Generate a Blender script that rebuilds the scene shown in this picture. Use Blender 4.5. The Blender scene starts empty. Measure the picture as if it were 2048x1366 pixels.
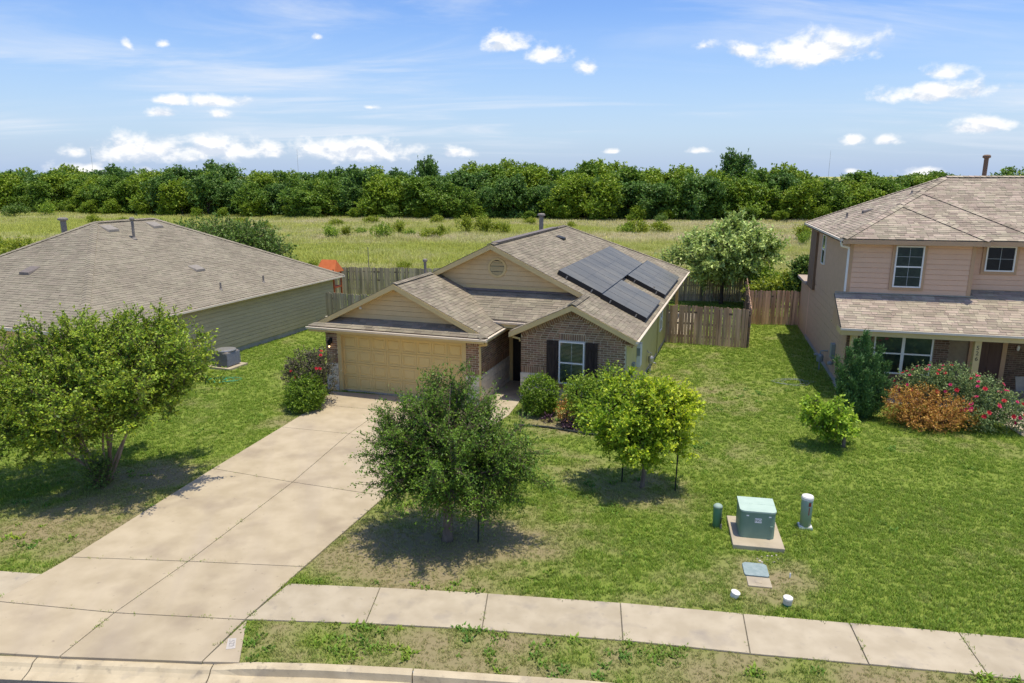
import bpy, math, random
import numpy as np
from mathutils import Vector, Matrix

R = math.radians
sc = bpy.context.scene
COL = sc.collection
rng = np.random.default_rng(7)
random.seed(7)

# ------------------------------------------------------------------ camera
cam_d = bpy.data.cameras.new("camera")
cam_d.sensor_width = 36.0
cam_d.lens = 1436.0 / 2048.0 * 36.0
cam_d.clip_start = 0.1
cam_d.clip_end = 9000.0
cam = bpy.data.objects.new("camera", cam_d)
COL.objects.link(cam)
CAM = Vector((0.0, 0.0, 7.78))
cam.location = CAM
cam.rotation_euler = (math.pi / 2 - 0.2269, 0.0, 0.0)
sc.camera = cam

# ------------------------------------------------------------------ sun, exposure
SUN = Vector((0.150, -0.055, 1.0)).normalized()
sun_d = bpy.data.lights.new("sun", 'SUN')
sun_d.energy = 2.8
sun_d.angle = R(0.55)
sun_d.color = (1.0, 0.925, 0.79)
sun = bpy.data.objects.new("sun", sun_d)
sun.rotation_euler = SUN.to_track_quat('Z', 'Y').to_euler()
sun.location = (0, 0, 60)
COL.objects.link(sun)
vs = sc.view_settings
vs.view_transform = 'Standard'
vs.look = 'None'
vs.exposure = 0.66
vs.gamma = 1.0
vs.use_curve_mapping = False
sc.render.film_transparent = False
sc.cycles.max_bounces = 6
sc.cycles.transparent_max_bounces = 8
sc.cycles.use_denoising = True

# ------------------------------------------------------------------ sky
world = bpy.data.worlds.new("World")
sc.world = world
world.use_nodes = True


def build_sky():
    nt = world.node_tree
    nt.nodes.clear()
    N = nt.nodes.new
    L = nt.links.new

    def math_n(op, a, b=None, c=None, clamp=False):
        n = N('ShaderNodeMath')
        n.operation = op
        n.use_clamp = clamp
        for i, x in enumerate((a, b, c)):
            if x is None:
                continue
            if isinstance(x, (int, float)):
                n.inputs[i].default_value = x
            else:
                L(x, n.inputs[i])
        return n.outputs[0]

    def ramp(x, lo, hi):
        n = N('ShaderNodeMapRange')
        n.interpolation_type = 'SMOOTHSTEP'
        L(x, n.inputs[0])
        n.inputs[1].default_value = lo
        n.inputs[2].default_value = hi
        return n.outputs[0]

    def mix(f, a, b):
        n = N('ShaderNodeMix')
        n.data_type = 'RGBA'
        L(f, n.inputs[0])
        for k, x in ((6, a), (7, b)):
            if isinstance(x, tuple):
                n.inputs[k].default_value = (*x, 1)
            else:
                L(x, n.inputs[k])
        return n.outputs[2]

    sky = N('ShaderNodeTexSky')
    sky.sky_type = 'NISHITA'
    sky.sun_disc = False
    sky.sun_elevation = math.asin(SUN.z)
    sky.sun_rotation = math.atan2(SUN.x, SUN.y)
    sky.altitude = 200
    sky.air_density = 1.0
    sky.dust_density = 1.2
    sky.ozone_density = 2.5
    geo = N('ShaderNodeTexCoord')
    sep = N('ShaderNodeSeparateXYZ')
    L(geo.outputs['Generated'], sep.inputs[0])
    x, y, z = sep.outputs
    az = math_n('ARCTAN2', x, y)
    el = math_n('ARCSINE', z)
    comb = N('ShaderNodeCombineXYZ')
    L(az, comb.inputs[0])
    L(el, comb.inputs[1])
    ang = comb.outputs[0]

    def noise(vec, scale, detail, rough, stretch=(1, 1, 1), off=(0, 0, 0), dist=0.0):
        m = N('ShaderNodeMapping')
        m.inputs['Scale'].default_value = stretch
        m.inputs['Location'].default_value = off
        L(vec, m.inputs[0])
        n = N('ShaderNodeTexNoise')
        n.inputs['Scale'].default_value = scale
        n.inputs['Detail'].default_value = detail
        n.inputs['Roughness'].default_value = rough
        n.inputs['Distortion'].default_value = dist
        L(m.outputs[0], n.inputs['Vector'])
        return n.outputs['Fac']

    # cumulus banks: azimuth, elevation, half width, half height (degrees), strength
    def deg(px, py, rx, ry):
        # a direction in the sky, measured once on the photograph
        a, b = (px - 1024) / 1436.0, (py - 683) / 1436.0
        ct, st = math.cos(0.2269), math.sin(0.2269)
        d = Vector((a, ct - b * st, -st - b * ct)).normalized()
        return math.atan2(d.x, d.y), math.asin(d.z), rx * 1.08 / 1436.0, ry * 1.22 / 1436.0
    clouds = [(285, 296, 82, 27, 1.0), (445, 292, 68, 25, 1.0), (543, 297, 28, 17, 1.0), (705, 297, 118, 24, 1.0), (915, 303, 48, 13, .8),
              (150, 300, 26, 17, .7), (340, 198, 38, 12, .8), (440, 200, 55, 14, .85), (320, 222, 28, 12, .85), (440, 226, 28, 13, .7),
              (256, 86, 14, 20, .55), (326, 85, 15, 10, .6), (1010, 82, 62, 24, .75), (1100, 103, 48, 22, .85), (1175, 131, 28, 18, .75),
              (1410, 88, 30, 14, .65), (1490, 97, 42, 18, .75), (1620, 95, 95, 30, 1.05), (1890, 140, 40, 22, .7), (1870, 180, 85, 20, .95),
              (1968, 248, 60, 15, .9), (1708, 277, 21, 13, .85), (1775, 278, 21, 11, .8), (1225, 301, 26, 8, .6), (1400, 299, 38, 10, .6),
              (1845, 342, 38, 14, .8), (165, 335, 70, 20, .6), (290, 345, 32, 20, .75), (1700, 340, 25, 8, .5), (635, 72, 18, 10, .3), (740, 212, 26, 8, .4)]
    best = num = den = None
    for (px, py, rx, ry, s) in clouds:
        a0, e0, ra, re = deg(px, py, rx, ry)
        dx = math_n('MULTIPLY_ADD', az, 1 / ra, -a0 / ra)
        dy = math_n('MULTIPLY_ADD', el, 1 / re, -e0 / re + .25)
        dl = math_n('MULTIPLY_ADD', math_n('MINIMUM', dy, 0.0), .8, dy)      # flatter base than top
        d2 = math_n('ADD', math_n('MULTIPLY', dx, dx), math_n('MULTIPLY', dl, dl))
        d = math_n('MULTIPLY_ADD', math_n('SQRT', d2), -1.0, s)
        w = math_n('MAXIMUM', math_n('ADD', d, .35), 0.0)
        wy = math_n('MULTIPLY', w, dy)
        best = d if best is None else math_n('MAXIMUM', best, d)
        num = wy if num is None else math_n('ADD', num, wy)
        den = w if den is None else math_n('ADD', den, w)
    height = math_n('DIVIDE', num, math_n('ADD', den, .02))
    nz = noise(ang, 26, 7, .58, (1, 1.5, 1), dist=.25)
    nz2 = noise(ang, 95, 5, .6, (1, 1.4, 1), (3, 1, 0))
    shp = math_n('MULTIPLY_ADD', nz, 2.0, -1.0)
    shp = math_n('ADD', shp, best)
    shp = math_n('ADD', shp, math_n('MULTIPLY_ADD', nz2, .6, -.30))
    cum = ramp(shp, -0.18, 0.62)
    # gate: nothing forms far outside a bank
    cum = math_n('MULTIPLY', cum, ramp(best, -1.0, -0.15))
    # high thin cirrus everywhere in the sky: streaky noise on a flat layer
    zz = math_n('MAXIMUM', z, 0.02)
    zz = math_n('ADD', zz, 0.10)
    fx = math_n('DIVIDE', x, zz)
    fy = math_n('DIVIDE', y, zz)
    cf = N('ShaderNodeCombineXYZ')
    L(fx, cf.inputs[0])
    L(fy, cf.inputs[1])
    ci = noise(cf.outputs[0], 1.0, 7, .6, (.42, 1.25, 1), (1.3, .4, 0), dist=.9)
    ci2 = noise(cf.outputs[0], .35, 3, .5, (1, 1, 1), (5.1, 2.7, 0))
    cir = math_n('MULTIPLY', ramp(ci, .42, .72), ramp(ci2, .36, .60))
    cir = math_n('MULTIPLY', cir, ramp(z, 0.0, 0.06))
    cir = math_n('MULTIPLY', cir, .78)
    # pale horizon haze in the air far away
    # cloud self shading (greyer, bluish where dense and low)
    nzu = noise(ang, 26, 7, .58, (1, 1.5, 1), (0, .016, 0), dist=.25)
    emb = math_n('MULTIPLY_ADD', math_n('SUBTRACT', nz, nzu), 3.2, .56)
    emb = math_n('ADD', emb, math_n('MULTIPLY_ADD', nz2, .5, -.25))
    emb = math_n('ADD', emb, math_n('MULTIPLY', height, .45))
    shade = ramp(emb, .10, .80)
    ccol = mix(shade, (3.05, 3.35, 3.85), (4.5, 4.5, 4.5))
    hs = N('ShaderNodeHueSaturation')
    hs.inputs['Hue'].default_value = .514
    hs.inputs['Saturation'].default_value = 1.30
    hs.inputs['Value'].default_value = .78
    L(sky.outputs[0], hs.inputs['Color'])
    hz = N('ShaderNodeMapRange')
    L(z, hz.inputs[0])
    hz.inputs[1].default_value = .205
    hz.inputs[2].default_value = -.02
    hz.inputs[3].default_value = 0.0
    hz.inputs[4].default_value = .86
    air = mix(hz.outputs[0], hs.outputs[0], (1.85, 2.52, 3.85))
    c1 = mix(cir, air, (3.5, 3.75, 4.15))
    c2 = mix(cum, c1, ccol)
    bg = N('ShaderNodeBackground')
    bg.inputs['Strength'].default_value = 0.15
    L(c2, bg.inputs[0])
    out = N('ShaderNodeOutputWorld')
    L(bg.outputs[0], out.inputs[0])


build_sky()
world.cycles.sampling_method = 'MANUAL'
world.cycles.sample_map_resolution = 512

# ------------------------------------------------------------------ materials
MATS = {}


def material(name, c1, c2=None, scale=6.0, rough=.8, bump=0.0, bscale=40.0, rand=0.0, spec=.3, metal=0.0, translucent=0.0, tint=None,
             stretch=(1, 1, 1), detail=4.0, coat=0.0, noise_lo=.35, noise_hi=.65, c3=None, s3=1.0, f3=(.55, .75), hue=0.0, tattr='tint', ttype='GEOMETRY', streak=None, speck=None):
    m = bpy.data.materials.new(name)
    MATS[name] = m
    m.use_nodes = True
    nt = m.node_tree
    N, L = nt.nodes.new, nt.links.new
    bs = nt.nodes['Principled BSDF']
    bs.inputs['Roughness'].default_value = rough
    bs.inputs['Metallic'].default_value = metal
    bs.inputs['Specular IOR Level'].default_value = spec
    bs.inputs['Coat Weight'].default_value = coat
    geo = N('ShaderNodeNewGeometry')

    def nz(s, det=detail):
        mp = N('ShaderNodeMapping')
        mp.inputs['Scale'].default_value = stretch
        L(geo.outputs['Position'], mp.inputs[0])
        n = N('ShaderNodeTexNoise')
        n.inputs['Scale'].default_value = s
        n.inputs['Detail'].default_value = det
        L(mp.outputs[0], n.inputs['Vector'])
        return n.outputs['Fac']

    def rmp(x, lo, hi):
        n = N('ShaderNodeMapRange')
        L(x, n.inputs[0])
        n.inputs[1].default_value = lo
        n.inputs[2].default_value = hi
        return n.outputs[0]

    def mix(f, a, b):
        n = N('ShaderNodeMix')
        n.data_type = 'RGBA'
        L(f, n.inputs[0])
        for k, x in ((6, a), (7, b)):
            if isinstance(x, tuple):
                n.inputs[k].default_value = (*x, 1)
            else:
                L(x, n.inputs[k])
        return n.outputs[2]
    if c2 is None:
        col = N('ShaderNodeRGB')
        col.outputs[0].default_value = (*c1, 1)
        col = col.outputs[0]
    elif tint:
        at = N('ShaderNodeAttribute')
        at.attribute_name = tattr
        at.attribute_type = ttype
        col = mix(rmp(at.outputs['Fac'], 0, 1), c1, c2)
    else:
        col = mix(rmp(nz(scale), noise_lo, noise_hi), c1, c2)
    if c3 is not None:
        col = mix(rmp(nz(s3, 5), *f3), col, c3)
    if streak is not None:
        sc_, ang_, scl_, lo_, hi_ = streak
        mp = N('ShaderNodeMapping')
        mp.vector_type = 'TEXTURE'
        mp.inputs['Rotation'].default_value = (0, 0, ang_)
        mp.inputs['Scale'].default_value = (1, 9, 1)
        L(geo.outputs['Position'], mp.inputs[0])
        n_ = N('ShaderNodeTexNoise')
        n_.inputs['Scale'].default_value = scl_
        n_.inputs['Detail'].default_value = 5
        L(mp.outputs[0], n_.inputs['Vector'])
        col = mix(rmp(n_.outputs['Fac'], lo_, hi_), col, sc_)
    if speck is not None:
        col = mix(rmp(nz(speck[1], 3), speck[2], speck[3]), col, speck[0])
    if rand > 0:
        oi = N('ShaderNodeObjectInfo')
        a = N('ShaderNodeMath')
        a.operation = 'MULTIPLY_ADD'
        L(oi.outputs['Random'], a.inputs[0])
        a.inputs[1].default_value = 37.13
        L(geo.outputs['Random Per Island'], a.inputs[2])
        fr = N('ShaderNodeMath')
        fr.operation = 'FRACT'
        L(a.outputs[0], fr.inputs[0])
        hs = N('ShaderNodeHueSaturation')
        v = N('ShaderNodeMapRange')
        L(fr.outputs[0], v.inputs[0])
        v.inputs[3].default_value = 1 - rand
        v.inputs[4].default_value = 1 + rand
        L(v.outputs[0], hs.inputs['Value'])
        if hue:
            w = N('ShaderNodeTexWhiteNoise')
            w.noise_dimensions = '1D'
            L(fr.outputs[0], w.inputs['W'])
            h = N('ShaderNodeMapRange')
            L(w.outputs['Value'], h.inputs[0])
            h.inputs[3].default_value = .5 - hue
            h.inputs[4].default_value = .5 + hue
            L(h.outputs[0], hs.inputs['Hue'])
        L(col, hs.inputs['Color'])
        col = hs.outputs[0]
    L(col, bs.inputs['Base Color'])
    if bump > 0:
        b = N('ShaderNodeBump')
        b.inputs['Strength'].default_value = bump
        b.inputs['Distance'].default_value = .02
        L(nz(bscale, 6), b.inputs['Height'])
        L(b.outputs[0], bs.inputs['Normal'])
    if translucent > 0:
        tr = N('ShaderNodeBsdfTranslucent')
        L(col, tr.inputs[0])
        ms = N('ShaderNodeMixShader')
        ms.inputs[0].default_value = translucent
        L(bs.outputs[0], ms.inputs[1])
        L(tr.outputs[0], ms.inputs[2])
        L(ms.outputs[0], nt.nodes['Material Output'].inputs[0])
    return m


def glass_material():
    m = bpy.data.materials.new("window_glass")
    m.use_nodes = True
    nt = m.node_tree
    N, L = nt.nodes.new, nt.links.new
    nt.nodes.remove(nt.nodes['Principled BSDF'])
    tr = N('ShaderNodeBsdfTransparent')
    tr.inputs[0].default_value = (.72, .80, .78, 1)
    gl = N('ShaderNodeBsdfGlossy')
    gl.inputs['Roughness'].default_value = .02
    gl.inputs[0].default_value = (.9, .95, .95, 1)
    fr = N('ShaderNodeFresnel')
    fr.inputs[0].default_value = 1.9
    ms = N('ShaderNodeMixShader')
    L(fr.outputs[0], ms.inputs[0])
    L(tr.outputs[0], ms.inputs[1])
    L(gl.outputs[0], ms.inputs[2])
    L(ms.outputs[0], nt.nodes['Material Output'].inputs[0])
    MATS['glass'] = m
    return m


glass_material()
M = material
M('concrete', (0.3978, 0.3267, 0.2109), (0.4748, 0.3962, 0.2644), 1.6, .9, .12, 90, detail=8, c3=(.30, .24, .165), s3=.9, f3=(.54, .80), rand=.06, streak=((.36, .30, .225), .24, 1.3, .50, .95), speck=((.27, .215, .155), 9.0, .68, .82))
M('walk_concrete', (0.4005, 0.3373, 0.2297), (0.4761, 0.407, 0.2845), 2.2, .9, .12, 90, detail=8, c3=(.29, .25, .20), s3=1.7, f3=(.56, .80), rand=.05, speck=((.30, .26, .21), 7.0, .64, .84))
M('kerb_concrete', (0.438, 0.3613, 0.2309), (0.5588, 0.4698, 0.308), 2.5, .9, .15, 80, detail=8, c3=(.29, .25, .20), s3=2.2, f3=(.58, .80), speck=((.19, .165, .13), 6.0, .60, .80))
M('slab_grey', (.36, .34, .29), (.43, .41, .35), 4, .9, .1, 60)
M('joint', (.13, .115, .09), (.19, .17, .12), 9, .95)
M('asphalt', (.045, .045, .046), (.075, .073, .07), 30, .9, .5, 160, c3=(.10, .10, .095), s3=2, f3=(.6, .85))
M('shingle_main', (0.2274, 0.1962, 0.1415), (0.3004, 0.2587, 0.1849), 1.1, .95, .35, 260, rand=.17, spec=.15, hue=.010)
M('shingle_left', (0.2465, 0.2152, 0.1565), (0.2888, 0.2543, 0.1846), .9, .95, .35, 260, rand=.12, spec=.15, hue=.008)
M('shingle_right', (0.3318, 0.274, 0.2024), (0.4127, 0.3478, 0.2577), .9, .95, .35, 260, rand=.25, spec=.15, hue=.018)
M('roof_deck', (.10, .085, .072), (.13, .11, .095), 3, .95)
M('tan_trim', (0.6385, 0.4767, 0.2098), (0.6841, 0.5123, 0.2265), 3, .75, .04, 40, spec=.25)
M('tan_siding', (0.6563, 0.4804, 0.243), (0.6899, 0.5078, 0.2579), 3, .8, .05, 120, rand=.03, spec=.2)
M('garage_paint', (0.7487, 0.5547, 0.2183), (0.773, 0.573, 0.2272), 3, .7, .03, 160, spec=.25)
M('olive_siding', (0.5827, 0.5155, 0.221), (0.6222, 0.554, 0.2409), 2, .8, .05, 120, rand=.03, spec=.2)
M('green_siding', (0.5359, 0.4387, 0.2646), (0.5729, 0.4701, 0.2845), 2, .8, .05, 120, rand=.035, spec=.2)
M('pink_siding', (0.7493, 0.4773, 0.3049), (0.782, 0.5024, 0.3223), 2, .8, .05, 120, rand=.03, spec=.2)
M('pink_trim', (0.5346, 0.3382, 0.193), (0.5651, 0.359, 0.2065), 2, .8, .05, 60, spec=.2)
M('pink_stucco', (0.5573, 0.3716, 0.2322), (0.6039, 0.4027, 0.2522), 5, .9, .25, 90, spec=.2)
M('brick', (0.2565, 0.1534, 0.0875), (0.3375, 0.2102, 0.1225), 9, .9, .3, 120, rand=.30, hue=.012, spec=.2)
M('dark_brick', (0.1418, 0.0852, 0.0525), (0.2025, 0.1207, 0.075), 9, .9, .3, 120, rand=.30, hue=.01, spec=.2)
M('mortar', (0.675, 0.5964, 0.4125), (0.756, 0.6745, 0.475), 9, .95, .3, 140)
M('dark_mortar', (0.324, 0.2556, 0.175), (0.378, 0.3053, 0.2063), 9, .95, .3, 140)
M('limestone', (0.6325, 0.5513, 0.4243), (0.782, 0.6918, 0.5375), 8, .9, .5, 45, rand=.10, spec=.2)
M('white_vinyl', (0.78, 0.7488, 0.6776), (0.82, 0.7872, 0.7128), 5, .45, spec=.4)
M('muntin_grey', (.42, .45, .43), (.46, .49, .47), 5, .5)
M('flue_and_shade_brown', (.20, .125, .078), (.23, .145, .09), 3, .8)  # brown for the flue pipe, and for shade painted on the rear wall
M('gutter_white', (0.759, 0.644, 0.483), (0.805, 0.69, 0.529), 5, .5, spec=.4)
M('blind', (.62, .63, .60), (.70, .70, .67), 5, .6)
M('pane_reflection', (.10, .15, .115), (.17, .235, .165), 3.5, .9, detail=6)  # greenish pane backing, tree and sky reflection put into its colour
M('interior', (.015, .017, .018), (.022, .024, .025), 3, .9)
M('shutter_wood', (.030, .021, .016), (.055, .038, .028), 18, .8, .3, 60, stretch=(1, 1, .12), rand=.15)
M('door_brown', (.10, .055, .038), (.13, .072, .05), 8, .6, .1, 60, stretch=(1, 1, .15))
M('dark_door', (.012, .010, .010), (.018, .016, .015), 6, .5)
M('solar', (0.1208, 0.1132, 0.08445), (0.1537, 0.1393, 0.1003), 1.2, .38, spec=.35, coat=.0, rand=.12)
M('solar_frame', (0.012, 0.0132, 0.0156), (0.0168, 0.018, 0.0204), 5, .35, spec=.4)
M('black_metal', (.012, .012, .013), (.02, .02, .02), 8, .45)
M('grey_metal', (0.3, 0.288, 0.264), (0.38, 0.3648, 0.3256), 12, .45, metal=.6, spec=.5)
M('galvanised', (0.42, 0.4128, 0.3784), (0.55, 0.528, 0.484), 20, .4, metal=.7)
M('pipe_grey', (0.2, 0.1776, 0.1496), (0.26, 0.2304, 0.1936), 12, .7)
M('vent_brown', (.17, .145, .125), (.21, .18, .155), 10, .8)
M('light_vent', (.25, .22, .18), (.30, .27, .22), 10, .7)
M('meter_grey', (0.22, 0.2565, 0.2552), (0.27, 0.304, 0.2992), 10, .5)
M('meter_white', (.62, .65, .66), (.70, .72, .72), 10, .5)
M('fence_front', (0.4448, 0.2519, 0.1506), (0.782, 0.5037, 0.3185), 5, .95, .3, 60, stretch=(1, 1, .10), rand=.22, c3=(.20, .175, .14), s3=3, f3=(.5, .75))
M('fence_back', (0.3608, 0.2776, 0.1745), (0.5918, 0.4629, 0.3026), 5, .95, .3, 60, stretch=(1, 1, .10), rand=.22, c3=(.10, .09, .06), s3=3, f3=(.5, .75))
M('fence_rail', (.14, .10, .07), (.19, .14, .10), 6, .95)
M('utility_green', (0.1667, 0.2587, 0.1898), (0.1898, 0.2875, 0.2127), 4, .5, .02, 60, spec=.35, c3=(.19, .27, .205), s3=3, f3=(.6, .9))
M('utility_sunlit', (0.414, 0.529, 0.4312), (0.46, 0.575, 0.4715), 5, .6, spec=.3)  # cabinet green again for the lid, with the sun's brightening in the colour
M('utility_green_dark', (0.09775, 0.23, 0.1437), (0.115, 0.2587, 0.161), 4, .5, spec=.35)
M('pedestal_green', (0.295, 0.3967, 0.3159), (0.3387, 0.4391, 0.3489), 5, .55, spec=.35)
M('lid_teal', (0.238, 0.3079, 0.296), (0.3105, 0.3763, 0.3588), 12, .8, .2, 60)
M('pvc_white', (0.76, 0.7275, 0.657), (0.82, 0.7857, 0.711), 10, .5)
M('pvc_cream', (.55, .50, .42), (.62, .57, .48), 10, .6)
M('pvc_green', (.015, .19, .115), (.02, .22, .135), 10, .5)
M('sticker_white', (.78, .78, .76))
M('sticker_red', (.26, .045, .03), (.30, .055, .035), 20)
M('sticker_black', (.012, .012, .012))
M('faded_paint', (.44, .405, .345), (.50, .46, .40), 40)
M('faded_ink', (.21, .20, .19), (.42, .39, .36), 18, noise_lo=.3, noise_hi=.7)
M('bark_grey', (.155, .115, .085), (.235, .185, .140), 14, .95, .6, 40, stretch=(1, 1, .25))
M('bark_pale', (.23, .15, .10), (.36, .265, .19), 9, .85, .3, 30, stretch=(1, 1, .2))
M('bark_dark', (.06, .045, .032), (.10, .075, .055), 14, .95, .5, 40, stretch=(1, 1, .25))
M('orange_canvas', (.50, .125, .035), (.56, .15, .045), 4, .8, .1, 30)
M('orange_wood', (.34, .075, .022), (.42, .105, .035), 8, .8, .2, 40)
M('yellow_plastic', (.65, .42, .08))
M('hose_green', (.03, .26, .13), (.04, .31, .16), 8, .5)
M('hose_black', (.018, .022, .018), (.03, .035, .03), 8, .6)
M('wire_grey', (.20, .23, .20), (.28, .31, .27), 20, .5)
M('stake', (.012, .014, .012), (.025, .028, .024), 8, .7)
M('rock', (.42, .37, .30), (.56, .50, .42), 12, .95, .5, 30, rand=.2)
M('mulch', (.07, .048, .035), (.20, .15, .10), 20, .95, .6, 60)
M('glow', (.9, .55, .2))
_b = MATS['glow'].node_tree.nodes['Principled BSDF']
_b.inputs['Emission Color'].default_value = (1, .62, .3, 1)
_b.inputs['Emission Strength'].default_value = 2.5

LEAF = dict(rough=.5, spec=.35, tint=True)
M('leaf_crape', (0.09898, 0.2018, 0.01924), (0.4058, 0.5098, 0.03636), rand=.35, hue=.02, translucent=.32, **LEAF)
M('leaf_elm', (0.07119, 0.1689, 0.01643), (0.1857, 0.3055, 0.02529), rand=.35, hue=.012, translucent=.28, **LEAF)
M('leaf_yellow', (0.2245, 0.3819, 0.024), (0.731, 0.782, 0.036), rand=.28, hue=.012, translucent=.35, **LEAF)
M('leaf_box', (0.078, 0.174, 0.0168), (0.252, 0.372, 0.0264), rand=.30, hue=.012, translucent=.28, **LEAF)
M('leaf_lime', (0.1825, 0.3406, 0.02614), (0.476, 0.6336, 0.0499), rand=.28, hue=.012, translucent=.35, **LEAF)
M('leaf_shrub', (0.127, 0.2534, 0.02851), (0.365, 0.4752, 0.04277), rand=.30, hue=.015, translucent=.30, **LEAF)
M('leaf_rose_dark', (.070, .085, .042), (.160, .125, .075), rand=.35, hue=.02, translucent=.22, **LEAF)
M('leaf_rose', (0.09504, 0.1724, 0.05472), (0.3168, 0.3864, 0.1368), rand=.30, hue=.015, translucent=.25, **LEAF)
M('leaf_orange', (0.36, 0.168, 0.0576), (0.672, 0.396, 0.0696), rand=.30, hue=.02, translucent=.28, **LEAF)
M('leaf_juniper', (0.04752, 0.127, 0.03876), (0.1386, 0.2552, 0.07068), rand=.30, hue=.012, translucent=.12, **LEAF)
M('leaf_pale', (0.2096, 0.314, 0.06624), (0.6055, 0.7176, 0.216), rand=.35, hue=.012, translucent=.25, **LEAF)
M('leaf_vine', (0.06376, 0.1518, 0.02508), (0.2048, 0.3036, 0.04765), rand=.30, hue=.012, translucent=.25, **LEAF)
M('leaf_ylime', (0.156, 0.24, 0.0216), (0.396, 0.444, 0.036), rand=.25, hue=.012, translucent=.35, **LEAF)
M('leaf_far_a', (0.09566, 0.1993, 0.02272), (0.2315, 0.3462, 0.0322), rand=.32, hue=.015, translucent=.22, **LEAF)
M('leaf_far_b', (0.1333, 0.2479, 0.01893), (0.3335, 0.4296, 0.0284), rand=.32, hue=.015, translucent=.22, **LEAF)
M('leaf_far_c', (0.07411, 0.1656, 0.0322), (0.1697, 0.2872, 0.04734), rand=.32, hue=.015, translucent=.22, **LEAF)
M('leaf_meadow', (0.156, 0.228, 0.024), (0.396, 0.444, 0.0408), rand=.30, hue=.015, translucent=.30, **LEAF)
M('leaf_purple', (.045, .018, .035), (.10, .045, .07), rand=.3, **LEAF)
M('petal_pink', (.62, .030, .135), (.72, .075, .20), 20, .6, translucent=.25)
M('petal_red', (.55, .022, .045), (.66, .05, .06), 20, .6, translucent=.25)
M('twig', (.09, .065, .045), (.15, .11, .075), 20, .9)
M('grass_blade', (0.2304, 0.3451, 0.038), (0.4128, 0.3862, 0.1568), rand=.30, hue=.018, translucent=.28, rough=.6, spec=.25, tint=True, tattr='dry', ttype='INSTANCER')
M('weed_blade', (0.1215, 0.2497, 0.0351), (0.2565, 0.3645, 0.0351), rand=.25, hue=.02, translucent=.25, rough=.6, spec=.25, tint=True, tattr='dry', ttype='INSTANCER')
M('meadow_blade', (.47, .50, .11), (.66, .585, .34), rand=.28, hue=.015, translucent=.30, rough=.7, spec=.2, tint=True, tattr='dry', ttype='INSTANCER')
M('lawn_soil', (.190, .245, .042), (.265, .220, .118), rough=.95, spec=.1, tint=True, tattr='dry', bump=.6, bscale=30, c3=(.13, .12, .05), s3=14, f3=(.58, .9))
M('meadow_soil', (.30, .34, .075), (.40, .38, .14), .06, .95, .5, 4, spec=.1, detail=7, c3=(.25, .185, .11), s3=.045, f3=(.55, .68))

# ------------------------------------------------------------------ builders


def tag(o, label=None, cat=None, group=None, kind=None):
    if label:
        o['label'] = label
    if cat:
        o['category'] = cat
    if group:
        o['group'] = group
    if kind:
        o['kind'] = kind
    return o


def empty(name, loc=(0, 0, 0), rz=0.0, **kw):
    o = bpy.data.objects.new(name, None)
    o.location = loc
    o.rotation_euler = (0, 0, rz)
    COL.objects.link(o)
    return tag(o, **kw)


def link(name, me, parent=None, loc=None, rot=None, scale=None):
    o = bpy.data.objects.new(name, me)
    COL.objects.link(o)
    o.parent = parent
    if loc is not None:
        o.location = loc
    if rot is not None:
        o.rotation_euler = rot
    if scale is not None:
        o.scale = scale
    return o


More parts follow.
